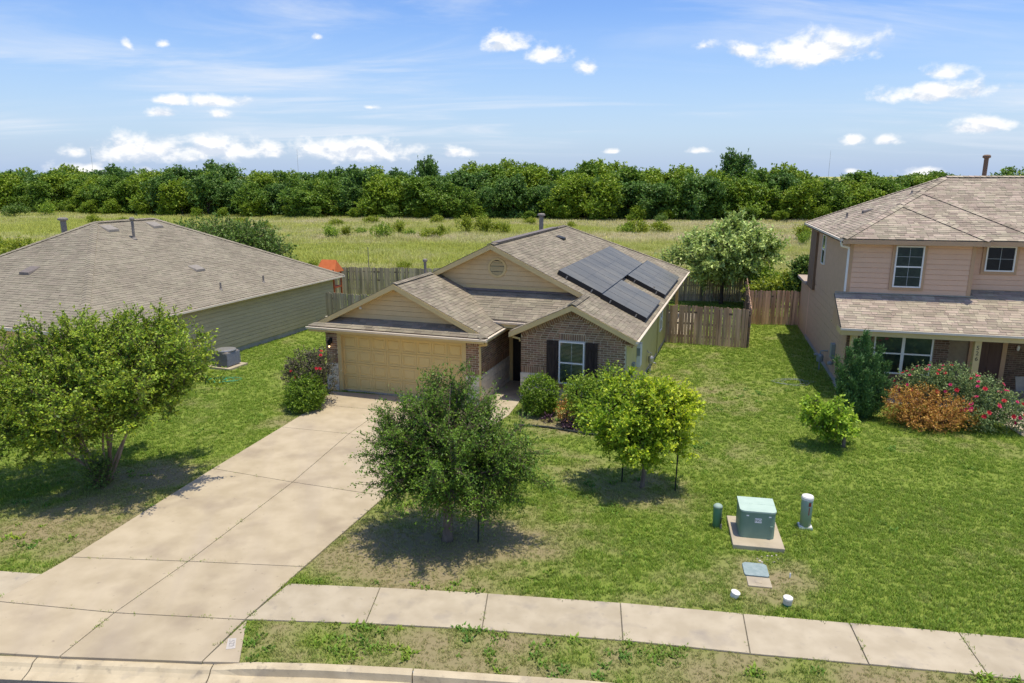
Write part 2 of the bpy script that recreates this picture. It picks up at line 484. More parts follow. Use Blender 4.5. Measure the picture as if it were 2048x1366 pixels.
class MB:
    def __init__(s):
        s.v = []
        s.f = []

    def add(s, vs_, fs):
        n = len(s.v)
        s.v += [tuple(p) for p in vs_]
        s.f += [tuple(i + n for i in f) for f in fs]
        return s

    def box(s, x0, x1, y0, y1, z0, z1):
        return s.add([(x0, y0, z0), (x1, y0, z0), (x1, y1, z0), (x0, y1, z0), (x0, y0, z1), (x1, y0, z1), (x1, y1, z1), (x0, y1, z1)],
                     [(3, 2, 1, 0), (4, 5, 6, 7), (0, 1, 5, 4), (1, 2, 6, 5), (2, 3, 7, 6), (3, 0, 4, 7)])

    def prism(s, pts, off):
        """extrude a polygon (3-D points) by the vector off"""
        n = len(pts)
        off = Vector(off)
        a = [Vector(p) for p in pts]
        b = [p + off for p in a]
        nrm = Vector((0, 0, 0))
        for i in range(n):
            nrm += a[i].cross(a[(i + 1) % n])
        fs = [tuple(range(n)), tuple(range(2 * n - 1, n - 1, -1))]
        fs += [(i, i + n, (i + 1) % n + n, (i + 1) % n) for i in range(n)]
        if nrm.dot(off) > 0:
            fs = [tuple(reversed(f)) for f in fs]
        return s.add(a + b, fs)

    def tube(s, path, radii, n=8, cap=True):
        path = [Vector(p) for p in path]
        if isinstance(radii, (int, float)):
            radii = [radii] * len(path)
        base = len(s.v)
        prev = None
        for k, p in enumerate(path):
            d = (path[min(k + 1, len(path) - 1)] - path[max(k - 1, 0)]).normalized()
            if prev is None:
                x = d.orthogonal().normalized()
            else:
                x = (prev - d * prev.dot(d)).normalized()
            prev = x
            y = d.cross(x)
            for j in range(n):
                a = 2 * math.pi * j / n
                s.v.append(tuple(p + (x * math.cos(a) + y * math.sin(a)) * radii[k]))
        for k in range(len(path) - 1):
            for j in range(n):
                a = base + k * n + j
                b = base + k * n + (j + 1) % n
                s.f.append((a, b, b + n, a + n))
        if cap:
            s.f.append(tuple(base + j for j in reversed(range(n))))
            e = base + (len(path) - 1) * n
            s.f.append(tuple(e + j for j in range(n)))
        return s

    def lathe(s, prof, n=20, c=(0, 0, 0), shear=0.0):
        base = len(s.v)
        for (r, z) in prof:
            for j in range(n):
                a = 2 * math.pi * j / n
                s.v.append((c[0] + r * math.cos(a), c[1] + r * math.sin(a), c[2] + z + shear * r * math.cos(a)))
        for k in range(len(prof) - 1):
            for j in range(n):
                a = base + k * n + j
                b = base + k * n + (j + 1) % n
                s.f.append((a, b, b + n, a + n))
        s.f.append(tuple(base + j for j in reversed(range(n))))
        e = base + (len(prof) - 1) * n
        s.f.append(tuple(e + j for j in range(n)))
        return s

    def mesh(s, name, mat):
        me = bpy.data.meshes.new(name)
        me.from_pydata(s.v, [], s.f)
        me.materials.append(MATS[mat])
        return me

    def build(s, name, mat, parent=None, smooth=False, bevel=0.0, loc=None, **kw):
        me = s.mesh(name, mat)
        if smooth:
            me.polygons.foreach_set('use_smooth', [True] * len(me.polygons))
        o = link(name, me, parent, loc)
        if bevel:
            m = o.modifiers.new('bevel', 'BEVEL')
            m.width = bevel
            m.segments = 2
            m.limit_method = 'ANGLE'
        return tag(o, **kw)


def mesh_np(name, V, F, mat, tint=None, smooth=False):
    """V (n,3), F (m,k) arrays"""
    me = bpy.data.meshes.new(name)
    m, k = F.shape
    me.vertices.add(len(V))
    me.vertices.foreach_set('co', V.astype(np.float32).ravel())
    me.loops.add(m * k)
    me.loops.foreach_set('vertex_index', F.astype(np.int32).ravel())
    me.polygons.add(m)
    me.polygons.foreach_set('loop_start', np.arange(0, m * k, k, dtype=np.int32))
    me.polygons.foreach_set('loop_total', np.full(m, k, dtype=np.int32))
    if tint is not None:
        a = me.attributes.new('tint', 'FLOAT', 'FACE')
        a.data.foreach_set('value', tint.astype(np.float32))
    me.update(calc_edges=True)
    me.materials.append(MATS[mat])
    return me


# value noise in numpy, used only to decide where grass is dry or thin
_perm = np.random.default_rng(3).random((256, 256))


def vnoise(x, y, s):
    x = np.asarray(x) * s
    y = np.asarray(y) * s
    xi = np.floor(x).astype(int)
    yi = np.floor(y).astype(int)
    fx = x - xi
    fy = y - yi
    fx = fx * fx * (3 - 2 * fx)
    fy = fy * fy * (3 - 2 * fy)
    g = lambda a, b: _perm[a & 255, b & 255]
    return (g(xi, yi) * (1 - fx) + g(xi + 1, yi) * fx) * (1 - fy) + (g(xi, yi + 1) * (1 - fx) + g(xi + 1, yi + 1) * fx) * fy


def fbm(x, y, s, o=4):
    r = 0
    a = .5
    for k in range(o):
        r = r + a * vnoise(x + 17.3 * k, y - 9.1 * k, s)
        s *= 2.07
        a *= .5
    return r / (1 - .5 ** o)


# ------------------------------------------------------------------ ground
KERB = [(-40, 13.2), (-14, 11.0), (-8.53, 10.49), (-5.18, 10.29), (-3.13, 10.22), (-1.8, 10.12), (1.08, 9.83), (4.5, 9.35), (8.0, 8.80), (14, 7.6), (40, 1.0)]
KX = np.array([p[0] for p in KERB])
KY = np.array([p[1] for p in KERB])


def kerb_y(x):
    return np.interp(x, KX, KY)


MAIN_A, MAIN_O = -.3243, (-6.3062, 25.6094)
LEFT_A, LEFT_O = -.35, (-14.7, 24.0)
RIGHT_A, RIGHT_O = -.25, (12.36, 26.3)


def w2l(x, y, a, o):
    c, s = math.cos(a), math.sin(a)
    dx, dy = x - o[0], y - o[1]
    return c * dx + s * dy, -s * dx + c * dy


def l2w(u, v, a, o):
    c, s = math.cos(a), math.sin(a)
    return (o[0] + c * u - s * v, o[1] + s * u + c * v)


BARE = [(-1.41, 14.2, 2.2, .95), (3.4, 17.1, 1.3, .75), (-10.5, 16.6, 2.0, .75), (-8.6, 14.6, 1.0, .75), (5.2, 13.0, 1.0, .55), (5.1, 11.9, .7, .35),
        (-3.2, 13.6, 1.2, .6), (.9, 22.2, 1.0, .6), (2.3, 21.9, 1.0, .65), (8.3, 24.5, 1.4, .35), (-7.1, 22.7, .9, .55), (-1.2, 13.0, 1.5, .45), (6.3, 19.5, 1.6, .25),
        (-9.9, 15.2, 1.5, .6), (-8.9, 17.6, 1.0, .4)]


def dryness(x, y):
    x = np.asarray(x, float)
    y = np.asarray(y, float)
    d = (fbm(x, y, .55) - .47) * 1.6 + (fbm(x + 40, y, 2.4, 3) - .5) * 1.2 + .09
    for (bx, by, r, a) in BARE:
        d = d + a * np.exp(-((x - bx) ** 2 + (y - by) ** 2) / (r * r))
    strip = y < kerb_y(x) + 1.15
    d = d + np.where(strip & (x > -4.6), .62 + .5 * (fbm(x, y, 1.1, 3) - .5), 0)
    # the lawn towards the right neighbour and the left side yard is greener
    d = d - .30 / (1 + np.exp(-(x - 6.0) / 1.2)) * (y > 11)
    d = d - .26 / (1 + np.exp((x + 8.2) / .7)) * (y > 19)
    d = d - .18 * ((y > 34) & (y < 50))
    return np.clip(d, 0, 1)


def build_ground():
    # open meadow to the horizon: front edge follows the kerb, sheet lies at z = -0.01
    xs = [-3000, -1200, -400] + [p[0] for p in KERB] + [400, 1200, 3000]
    top = [(x, 6000, -.01) for x in xs]
    bot = [(x, float(kerb_y(x)), -.01) for x in xs]
    n = len(xs)
    v = bot + [(x, 30.0 if abs(x) < 60 else 30.0, -.01) for x in xs] + [(x, 160, -.01) for x in xs] + top
    f = []
    for r in range(3):
        for i in range(n - 1):
            f.append((r * n + i, r * n + i + 1, (r + 1) * n + i + 1, (r + 1) * n + i))
    MB().add(v, f).build('ground', 'meadow_soil', kind='structure')
    # mown lawns of the three lots
    x0, x1, nx, ny = -26.0, 24.0, 170, 150
    gx = np.linspace(x0, x1, nx)
    V = []
    for j in range(ny):
        t = j / (ny - 1)
        lo = kerb_y(gx) + .004
        V.append(np.stack([gx, lo + (47.2 - .145 * gx * 1.0 - lo) * t, np.zeros(nx)], 1))
    V = np.concatenate(V)
    V[:, 2] = -.004 + .012 * (fbm(V[:, 0], V[:, 1], .8, 3) - .5)
    idx = np.arange(nx * ny).reshape(ny, nx)
    F = np.stack([idx[:-1, :-1], idx[:-1, 1:], idx[1:, 1:], idx[1:, :-1]], -1).reshape(-1, 4)
    me = mesh_np('lawn', V, F, 'lawn_soil', smooth=True)
    a = me.attributes.new('dry', 'FLOAT', 'POINT')
    a.data.foreach_set('value', dryness(V[:, 0], V[:, 1]).astype(np.float32))
    tag(link('lawn', me), kind='structure')


build_ground()

# paved pieces: polygons in world coordinates (also used to keep grass off)
PAVED = []


def slab(name, poly, mat, parent=None, z1=.03, z0=-.12, inset=.009, **kw):
    PAVED.append(np.array(poly))
    c = Vector((sum(p[0] for p in poly) / len(poly), sum(p[1] for p in poly) / len(poly)))
    q = []
    n = len(poly)
    for i in range(n):
        p = Vector(poly[i])
        a = (Vector(poly[i - 1]) - p).normalized()
        b = (Vector(poly[(i + 1) % n]) - p).normalized()
        d = a + b
        if d.length < .05:
            d = (c - p).normalized() * 1.0
        q.append(p + d * inset)
    m = MB().prism([(p.x, p.y, z1) for p in q], (0, 0, z0 - z1))
    return m.build(name, mat, parent, bevel=.008, **kw)


def build_paving():
    # driveway: rows of slabs between cross joints, left and right of the centre joint
    L = [(-6.72, 25.45), (-6.75, 23.85), (-7.30, 21.55), (-8.14, 18.24), (-9.21, 13.59), (-9.70, 12.00), (-10.3, 10.64)]
    C = [(-3.98, 24.80), (-4.42, 23.20), (-5.03, 20.94), (-5.70, 17.35), (-6.68, 13.42), (-7.24, 11.63), (-7.49, 10.40)]
    Rr = [(-1.40, 23.90), (-1.78, 22.35), (-2.45, 20.10), (-3.15, 16.52), (-4.23, 13.21), (-4.79, 11.42), (-5.08, 10.27)]
    dv = MB()
    dv.add([(*p, .008) for p in L] + [(*p, .008) for p in Rr], [tuple(range(6, -1, -1)) + tuple(range(7, 14))])
    dv = dv.build('driveway', 'joint', kind='structure')
    for i in range(6):
        slab('slab', [L[i + 1], C[i + 1], C[i], L[i]], 'concrete', dv)
        slab('slab', [C[i + 1], Rr[i + 1], Rr[i], C[i]], 'concrete', dv)
    slab('slab', [(-5.08, 10.27), (-4.45, 10.25), (-4.75, 11.42)], 'concrete', dv)
    # apron strip in front of the garage door
    p = [l2w(-.06, -.02, MAIN_A, MAIN_O), l2w(-.06, .25, MAIN_A, MAIN_O), l2w(4.98, .25, MAIN_A, MAIN_O), l2w(4.98, -.02, MAIN_A, MAIN_O)]
    slab('garage_threshold', p, 'slab_grey', dv, z1=.036)
    # entry walk
    wk = [(-2.45, 20.10), (-1.3, 20.65), (-.62, 21.70), (-.10, 22.75), (.26, 24.20), l2w(6.55, 1.3, MAIN_A, MAIN_O), l2w(6.55, 3.2, MAIN_A, MAIN_O), l2w(5.48, 3.2, MAIN_A, MAIN_O),
          l2w(5.48, -.02, MAIN_A, MAIN_O), (-1.40, 23.90), (-1.78, 22.35)]
    slab('entry_walk', wk, 'walk_concrete', None, kind='structure')
    # sidewalk
    T = [(-4.36, 12.61), (-2.55, 12.47), (-.46, 12.27), (2.02, 11.96), (4.20, 11.62), (6.01, 11.34), (7.79, 11.07), (9.6, 10.78), (11.4, 10.48), (13.6, 10.05), (15.8, 9.6), (18.0, 9.1)]
    B = [(-4.79, 11.44), (-2.61, 11.32), (-.53, 11.14), (1.90, 10.84), (3.97, 10.49), (5.82, 10.22), (7.59, 9.94), (9.35, 9.62), (11.1, 9.3), (13.3, 8.88), (15.5, 8.42), (17.7, 7.9)]
    sw = MB().add([(*p, .002) for p in B] + [(*p, .002) for p in T], [tuple(range(len(B))) + tuple(range(2 * len(B) - 1, len(B) - 1, -1))]).build('sidewalk', 'joint', kind='structure')
    for i in range(len(T) - 1):
        slab('slab', [B[i], B[i + 1], T[i + 1], T[i]], 'walk_concrete', sw, z1=.022 + .004 * (i % 2))
    T = [(-9.40, 12.95), (-11.2, 13.18), (-13.1, 13.45), (-15, 13.8), (-17, 14.2), (-19, 14.65)]
    B = [(-9.68, 12.02), (-11.3, 12.20), (-13.2, 12.45), (-15.2, 12.75), (-17.2, 13.1), (-19.2, 13.5)]
    sw2 = MB().add([(*p, .002) for p in B] + [(*p, .002) for p in T], [tuple(reversed(tuple(range(6)) + (11, 10, 9, 8, 7, 6)))]).build('sidewalk', 'joint', kind='structure')
    for i in range(5):
        slab('slab', [B[i], T[i], T[i + 1], B[i + 1]], 'walk_concrete', sw2, z1=.024)
    # neighbour's driveways
    lf = [l2w(-10.5, -9.5, LEFT_A, LEFT_O), l2w(-4.6, -9.5, LEFT_A, LEFT_O), l2w(-4.6, .3, LEFT_A, LEFT_O), l2w(-10.5, .3, LEFT_A, LEFT_O)]
    slab('neighbour_driveway', lf, 'concrete', None, kind='structure')
    rw = [(15.4, 18.6), (17.0, 18.2), (17.6, 24.0), (16.0, 24.4)]
    slab('neighbour_walk', rw, 'walk_concrete', None, kind='structure')
    # street sheet
    xs = np.linspace(-60, 60, 61)
    v = [(x, float(kerb_y(x)) - .425, -.134) for x in xs] + [(x, -60, -.134) for x in xs]
    n = len(xs)
    MB().add(v, [(n + i, n + i + 1, i + 1, i) for i in range(n - 1)]).build('road', 'asphalt', kind='structure')
    # kerb and gutter: swept profile, lowered across the driveway
    segs = [(-30, -14.2, 0), (-14.2, -11.0, 0), (-10.9, -7.9, 1), (-7.88, -4.9, 1), (-4.88, -1.6, 2), (-1.58, 1.6, 0), (1.62, 4.9, 0), (4.92, 8.2, 0), (8.22, 11.5, 0), (11.52, 20, 0)]
    kb = MB().add([(-30, float(kerb_y(-30)) - .3, -.30), (20, float(kerb_y(20)) - .3, -.30), (20, float(kerb_y(20)) - .35, -.30)], [(0, 1, 2)]).build('kerb', 'joint', kind='structure')
    for (a, b, mode) in segs:
        m = MB()
        k = 14
        rows = []
        for i in range(k + 1):
            x = a + (b - a) * i / k
            y = float(kerb_y(x))
            if mode == 0:
                h = 1.0
            elif mode == 1:
                h = 0.0
            else:
                t = min(1, max(0, (x + 4.9) / .75))
                h = t * t * (3 - 2 * t)
            top = -.02 + .055 * h
            pr = [(0.0, -.25), (0.0, top), (-.05 - .05 * h, top + .004 * h), (-.13 - .02 * h, top - .012), (-.175, -.075 - .02 * h), (-.24, -.105), (-.32, -.118), (-.42, -.128), (-.42, -.25)]
            rows.append([(x, y + q[0], q[1]) for q in pr])
        for r in rows:
            m.v += r
        n = 9
        for i in range(k):
            for j in range(n - 1):
                m.f.append((i * n + j, i * n + j + 1, (i + 1) * n + j + 1, (i + 1) * n + j))
        m.f.append(tuple(range(n - 1, -1, -1)))
        m.f.append(tuple(k * n + j for j in range(n)))
        m.build('kerb_section', 'kerb_concrete', kb, smooth=False)
    # house number painted on the driveway flare
    pl = empty('painted_house_number', (-4.77, 10.735, .034), label='faded house number painted on the driveway flare by the kerb', cat='number')
    MB().add([(-.035, -.155, 0), (.115, -.125, 0), (.030, .150, 0), (-.105, .135, 0)], [(0, 1, 2, 3)]).build('paint_patch', 'faded_paint', pl)
    text('522', pl, (.002, .0, .004), .125, (0, 0, -math.pi / 2 + .29), 'faded_ink', 'numerals')


def text(body, parent, loc, size, rot, mat, name, vertical=False, extrude=0.0):
    cu = bpy.data.curves.new(name, 'FONT')
    cu.body = body
    cu.size = size
    cu.align_x = 'CENTER'
    cu.align_y = 'CENTER'
    cu.extrude = extrude
    if vertical:
        cu.space_line = .95
    tmp = bpy.data.objects.new(name, cu)
    COL.objects.link(tmp)
    bpy.context.view_layer.update()
    me = bpy.data.meshes.new_from_object(tmp.evaluated_get(bpy.context.evaluated_depsgraph_get()))
    bpy.data.objects.remove(tmp)
    me.materials.clear()
    me.materials.append(MATS[mat])
    return link(name, me, parent, loc, rot)


build_paving()

# ------------------------------------------------------------------ roof, brick and siding pieces


def roof_point(pl, s, w, h=0.0):
    e, i, t, o = pl['e'], pl['i'], pl['t'], pl['o']
    k = 1 / math.sqrt(1 + t * t)
    return (o[0] + e[0] * s + i[0] * (w - h * t * k), o[1] + e[1] * s + i[1] * (w - h * t * k), o[2] + t * w + h * k)


def roof(parent, planes, mat, n_single, inv_cam, ex=.14, deck_mat='roof_deck'):
    """planes: o eave origin, e along the eave, i inwards, t pitch, W run, lo/hi edge functions of the run, poly outline (s, w)"""
    dk = MB()
    for pl in planes:
        k = 1 / math.sqrt(1 + pl['t'] ** 2)
        nrm = Vector((-pl['i'][0] * pl['t'] * k, -pl['i'][1] * pl['t'] * k, k))
        dk.prism([roof_point(pl, s, w, -.012) for (s, w) in pl['poly']], nrm * -.09)
    rf = dk.build('roof', deck_mat, parent)
    tabs = []
    r = np.random.default_rng(11)
    for pl in planes:
        k = 1 / math.sqrt(1 + pl['t'] ** 2)
        dw = ex * k
        rows = int(math.ceil(pl['W'] / dw))
        for q in range(rows):
            w0 = q * dw
            w1 = min((q + 1) * dw + .012, pl['W'])
            if w1 - w0 < .02:
                continue
            wm = .5 * (w0 + min(w1, (q + 1) * dw))
            l0, h0 = pl['lo'](w0 + 1e-4), pl['hi'](w0 + 1e-4)
            l1, h1 = pl['lo'](w1 - 1e-4), pl['hi'](w1 - 1e-4)
            lo_, hi_ = min(l0, l1), max(h0, h1)
            if hi_ - lo_ < .05:
                continue
            s = lo_ - r.random() * .3
            while s < hi_:
                wd = r.choice([.14, .19, .24, .30, .33, .42])
                a0, b0 = max(s, l0), min(s + wd - .006, h0)
                a1, b1 = max(s, l1), min(s + wd - .006, h1)
                s += wd
                if b0 - a0 < .004 and b1 - a1 < .004:
                    continue
                b0, b1 = max(b0, a0), max(b1, a1)
                hb = .010 + (.008 if r.random() < .4 else 0) + r.random() * .003
                tabs.append((pl, [roof_point(pl, a0, w0, -.002), roof_point(pl, b0, w0, -.002), roof_point(pl, a0, w0, hb), roof_point(pl, b0, w0, hb), roof_point(pl, a1, w1, .002 + hb * .1), roof_point(pl, b1, w1, .002 + hb * .1)]))
    FS = [(0, 1, 3, 2), (2, 3, 5, 4), (0, 2, 4), (1, 5, 3)]
    # the tabs nearest to the viewpoint on the planes that face it become single pieces
    def rank(tb):
        pl, v = tb
        c = Vector(v[2])
        return (c - inv_cam).length + (0 if pl.get('front') else 1000)
    order = sorted(range(len(tabs)), key=lambda i: rank(tabs[i]))
    single = set(order[:n_single])
    rest = MB()
    for i, (pl, v) in enumerate(tabs):
        if i in single:
            c = Vector(v[0])
            me = bpy.data.meshes.new('shingle')
            me.from_pydata([tuple(Vector(p) - c) for p in v], [], FS)
            me.materials.append(MATS[mat])
            link('shingle', me, rf, c)
        else:
            rest.add(v, FS)
    rest.build('shingle_courses', mat, rf, kind='stuff')
    return rf


def ridge_caps(parent, lines, mat, half=.15, t=.48):
    m = MB()
    for (a, b) in lines:
        a, b = Vector(a), Vector(b)
        d = (b - a)
        n = max(1, int(d.length / .20))
        d.normalize()
        side = d.cross(Vector((0, 0, 1))).normalized()
        up = side.cross(d).normalized()
        for k in range(n):
            p = a + d * (.20 * k)
            q = p + d * .23
            hb, ht = .050, .034
            drop = half * t * .72
            v = [p + up * hb, p + side * half + up * (hb - drop), p - side * half + up * (hb - drop), q + up * ht, q + side * half + up * (ht - drop), q - side * half + up * (ht - drop)]
            v += [p + side * half + up * (hb - drop - .03), p - side * half + up * (hb - drop - .03), p + up * (hb - .03)]
            m.add(v, [(0, 1, 4, 3), (2, 0, 3, 5), (6, 1, 0, 8), (8, 0, 2, 7)])
    return m.build('ridge_caps', mat, parent, kind='stuff')


def plane_pt(o, s_, n_, s, n, z):
    return (o[0] + s_[0] * s + n_[0] * n, o[1] + s_[1] * s + n_[1] * n, z)


def siding(parent, o, s_, n_, z0, z1, course, span, mat, proud=.03, gap=.016):
    k = 0
    z = z0
    while z < z1 - .01:
        zt = min(z + course - gap, z1)
        l0, h0 = span(z + 1e-4)
        l1, h1 = span(zt - 1e-4)
        if max(h0 - l0, h1 - l1) > .05:
            h1 = max(h1, l1)
            P = lambda s, n, zz: plane_pt(o, s_, n_, s, n, zz)
            v = [P(l0, 0, z), P(h0, 0, z), P(l0, proud, z), P(h0, proud, z), P(l1, .016, zt), P(h1, .016, zt), P(l1, 0, zt), P(h1, 0, zt)]
            MB().add(v, [(0, 1, 3, 2), (2, 3, 5, 4), (0, 2, 4, 6), (1, 7, 5, 3), (4, 5, 7, 6)]).build('siding_board', mat, parent)
        z += course
        k += 1


def brick_rects(z0, z1, span, holes=(), L=.235, H=.079, gap=.015, seed=1):
    r = random.Random(seed)
    out = []
    row = 0
    z = z0
    while z < z1 - .02:
        zt = min(z + H - gap, z1)
        a = max(span(z)[0], span(zt)[0])
        b = min(span(z)[1], span(zt)[1])
        s = a - (L / 2 if row % 2 else 0)
        while s < b:
            p, q = max(s, a), min(s + L - gap, b)
            segs = [(p, q)]
            for (h0, h1, g0, g1) in holes:
                if zt > g0 and z < g1:
                    nx = []
                    for (u0, u1) in segs:
                        if u1 <= h0 or u0 >= h1:
                            nx.append((u0, u1))
                        else:
                            if u0 < h0:
                                nx.append((u0, h0))
                            if u1 > h1:
                                nx.append((h1, u1))
                    segs = nx
            for (u0, u1) in segs:
                if u1 - u0 > .025:
                    out.append((u0, u1, z, zt))
            s += L
        z += H
        row += 1
    return out


def soldier_rects(s0, s1, z0, z1, W=.079, gap=.015):
    n = max(1, int(round((s1 - s0) / W)))
    w = (s1 - s0) / n
    return [(s0 + i * w, s0 + (i + 1) * w - gap, z0, z1) for i in range(n)]


def brick_verts(o, s_, n_, rc, d):
    s0, s1, z0, z1 = rc
    P = lambda s, n, z: plane_pt(o, s_, n_, s, n, z)
    return [P(s0, 0, z0), P(s1, 0, z0), P(s1, 0, z1), P(s0, 0, z1), P(s0, d, z0), P(s1, d, z0), P(s1, d, z1), P(s0, d, z1)]


BF = [(4, 5, 6, 7), (0, 1, 5, 4), (1, 2, 6, 5), (2, 3, 7, 6), (3, 0, 4, 7)]


def place_bricks(parent, o, s_, n_, rects, mat, n_single, name='brick', depth=.009, seed=5):
    r = random.Random(seed)
    rest = MB()
    for i, rc in enumerate(rects):
        d = depth + r.uniform(-.003, .004)
        v = brick_verts(o, s_, n_, rc, d)
        if i < n_single:
            c = Vector(v[0])
            me = bpy.data.meshes.new(name)
            me.from_pydata([tuple(Vector(p) - c) for p in v], [], BF)
            me.materials.append(MATS[mat])
            link(name, me, parent, c)
        else:
            rest.add(v, BF)
    if rest.v:
        rest.build(name + '_courses', mat, parent, kind='stuff')


def window(parent, o, s_, n_, s0, s1, z0, z1, name='window', sash=True, cols=2, rows=1, blind=True, trim=None, mid=None, double=False, grid=True, proud=.0, back='interior'):
    """a sash window built proud of the wall plane: frame, panes, muntins, blind"""
    P = lambda s, n, z: plane_pt(o, s_, n_, s, n + proud, z)
    def bar(mb, a, b, c, d, n0, n1):
        mb.add([P(a, n0, c), P(b, n0, c), P(b, n0, d), P(a, n0, d), P(a, n1, c), P(b, n1, c), P(b, n1, d), P(a, n1, d)], [(4, 5, 6, 7), (0, 1, 5, 4), (1, 2, 6, 5), (2, 3, 7, 6), (3, 0, 4, 7)])
    fr = MB()
    f = .05
    bar(fr, s0, s1, z1 - f, z1, .0, .07)
    bar(fr, s0, s1, z0, z0 + f, .0, .07)
    bar(fr, s0, s0 + f, z0 + f, z1 - f, .0, .07)
    bar(fr, s1 - f, s1, z0 + f, z1 - f, .0, .07)
    units = [(s0 + f, s1 - f)]
    if double:
        m = .5 * (s0 + s1)
        bar(fr, m - .05, m + .05, z0 + f, z1 - f, .0, .07)
        units = [(s0 + f, m - .05), (m + .05, s1 - f)]
    w = fr.build(name, 'white_vinyl', parent)
    zm = mid if mid else .5 * (z0 + z1)
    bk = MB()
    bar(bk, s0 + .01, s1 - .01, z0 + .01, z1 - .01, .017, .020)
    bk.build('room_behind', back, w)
    for (a, b) in units:
        if blind:
            bl = MB()
            z = z1 - f - .04
            while z > z0 + f:
                bl.add([P(a, .024, z), P(b, .024, z), P(b, .040, z - .022), P(a, .040, z - .022)], [(0, 1, 2, 3)])
                z -= .046
            bl.build('blind_slats', 'blind', w, kind='stuff')
        halves = [(z0 + f, z1 - f)]
        if sash:
            ra = MB()
            bar(ra, a, b, zm - .025, zm + .025, .045, .075)
            ra.build('meeting_rail', 'white_vinyl', w)
            halves = [(z0 + f, zm - .025), (zm + .025, z1 - f)]
        for (c, d) in halves:
            g = MB()
            g.add([P(a, .050, c), P(b, .050, c), P(b, .050, d), P(a, .050, d)], [(0, 1, 2, 3)])
            g.build('pane', 'glass', w)
            if grid:
                mu = MB()
                for q in range(1, cols):
                    x = a + (b - a) * q / cols
                    bar(mu, x - .006, x + .006, c, d, .047, .054)
                for q in range(1, rows):
                    zz = c + (d - c) * q / rows
                    bar(mu, a, b, zz - .006, zz + .006, .0475, .0535)
                mu.build('muntin', 'muntin_grey', w)
    if trim:
        tr = MB()
        t = .10
        bar(tr, s0 - t, s1 + t, z1, z1 + t, .0, .032)
        bar(tr, s0 - t, s1 + t, z0 - t, z0, .0, .032)
        bar(tr, s0 - t, s0, z0, z1, .0, .032)
        bar(tr, s1, s1 + t, z0, z1, .0, .032)
        tr.build('window_trim', trim, w)
    return w


def roof_box_vent(parent, pl, s, w, mat='vent_brown', sz=.42):
    # low hooded attic vent lying on a roof plane
    m = MB()
    c = [(-.5, -.5), (.5, -.5), (.5, .5), (-.5, .5)]
    lo_ = [roof_point(pl, s + a * sz * 1.15, w + b * sz * 1.1, .016) for a, b in c]
    hi_ = [roof_point(pl, s + a * sz, w + b * sz * .9, .11 if b < 0 else .05) for a, b in c]
    m.add(lo_ + hi_, [(4, 5, 6, 7), (0, 1, 5, 4), (1, 2, 6, 5), (2, 3, 7, 6), (3, 0, 4, 7)])
    return m.build('roof_vent', mat, parent, bevel=.012)


def roof_pipe(parent, pl, s, w, h, r=.04, mat='pipe_grey', cap=False, name='vent_pipe'):
    b = Vector(roof_point(pl, s, w, -.02))
    m = MB()
    m.lathe([(r * 2.4, 0), (r * 1.5, .05), (r, .10), (r, h), (r * .8, h)], 12, b)
    o = m.build(name, mat, parent, smooth=False)
    if cap:
        MB().lathe([(r * 1.1, 0), (r * 1.75, .03), (r * 1.75, .10), (r * 1.2, .14), (.01, .15)], 14, b + Vector((0, 0, h - .02))).build('flue_cap', mat, o)
    return o


# ------------------------------------------------------------------ main house
def to_local(a, o):
    u, v = w2l(CAM.x, CAM.y, a, o)
    return Vector((u, v, CAM.z))


MAIN_PL = {}


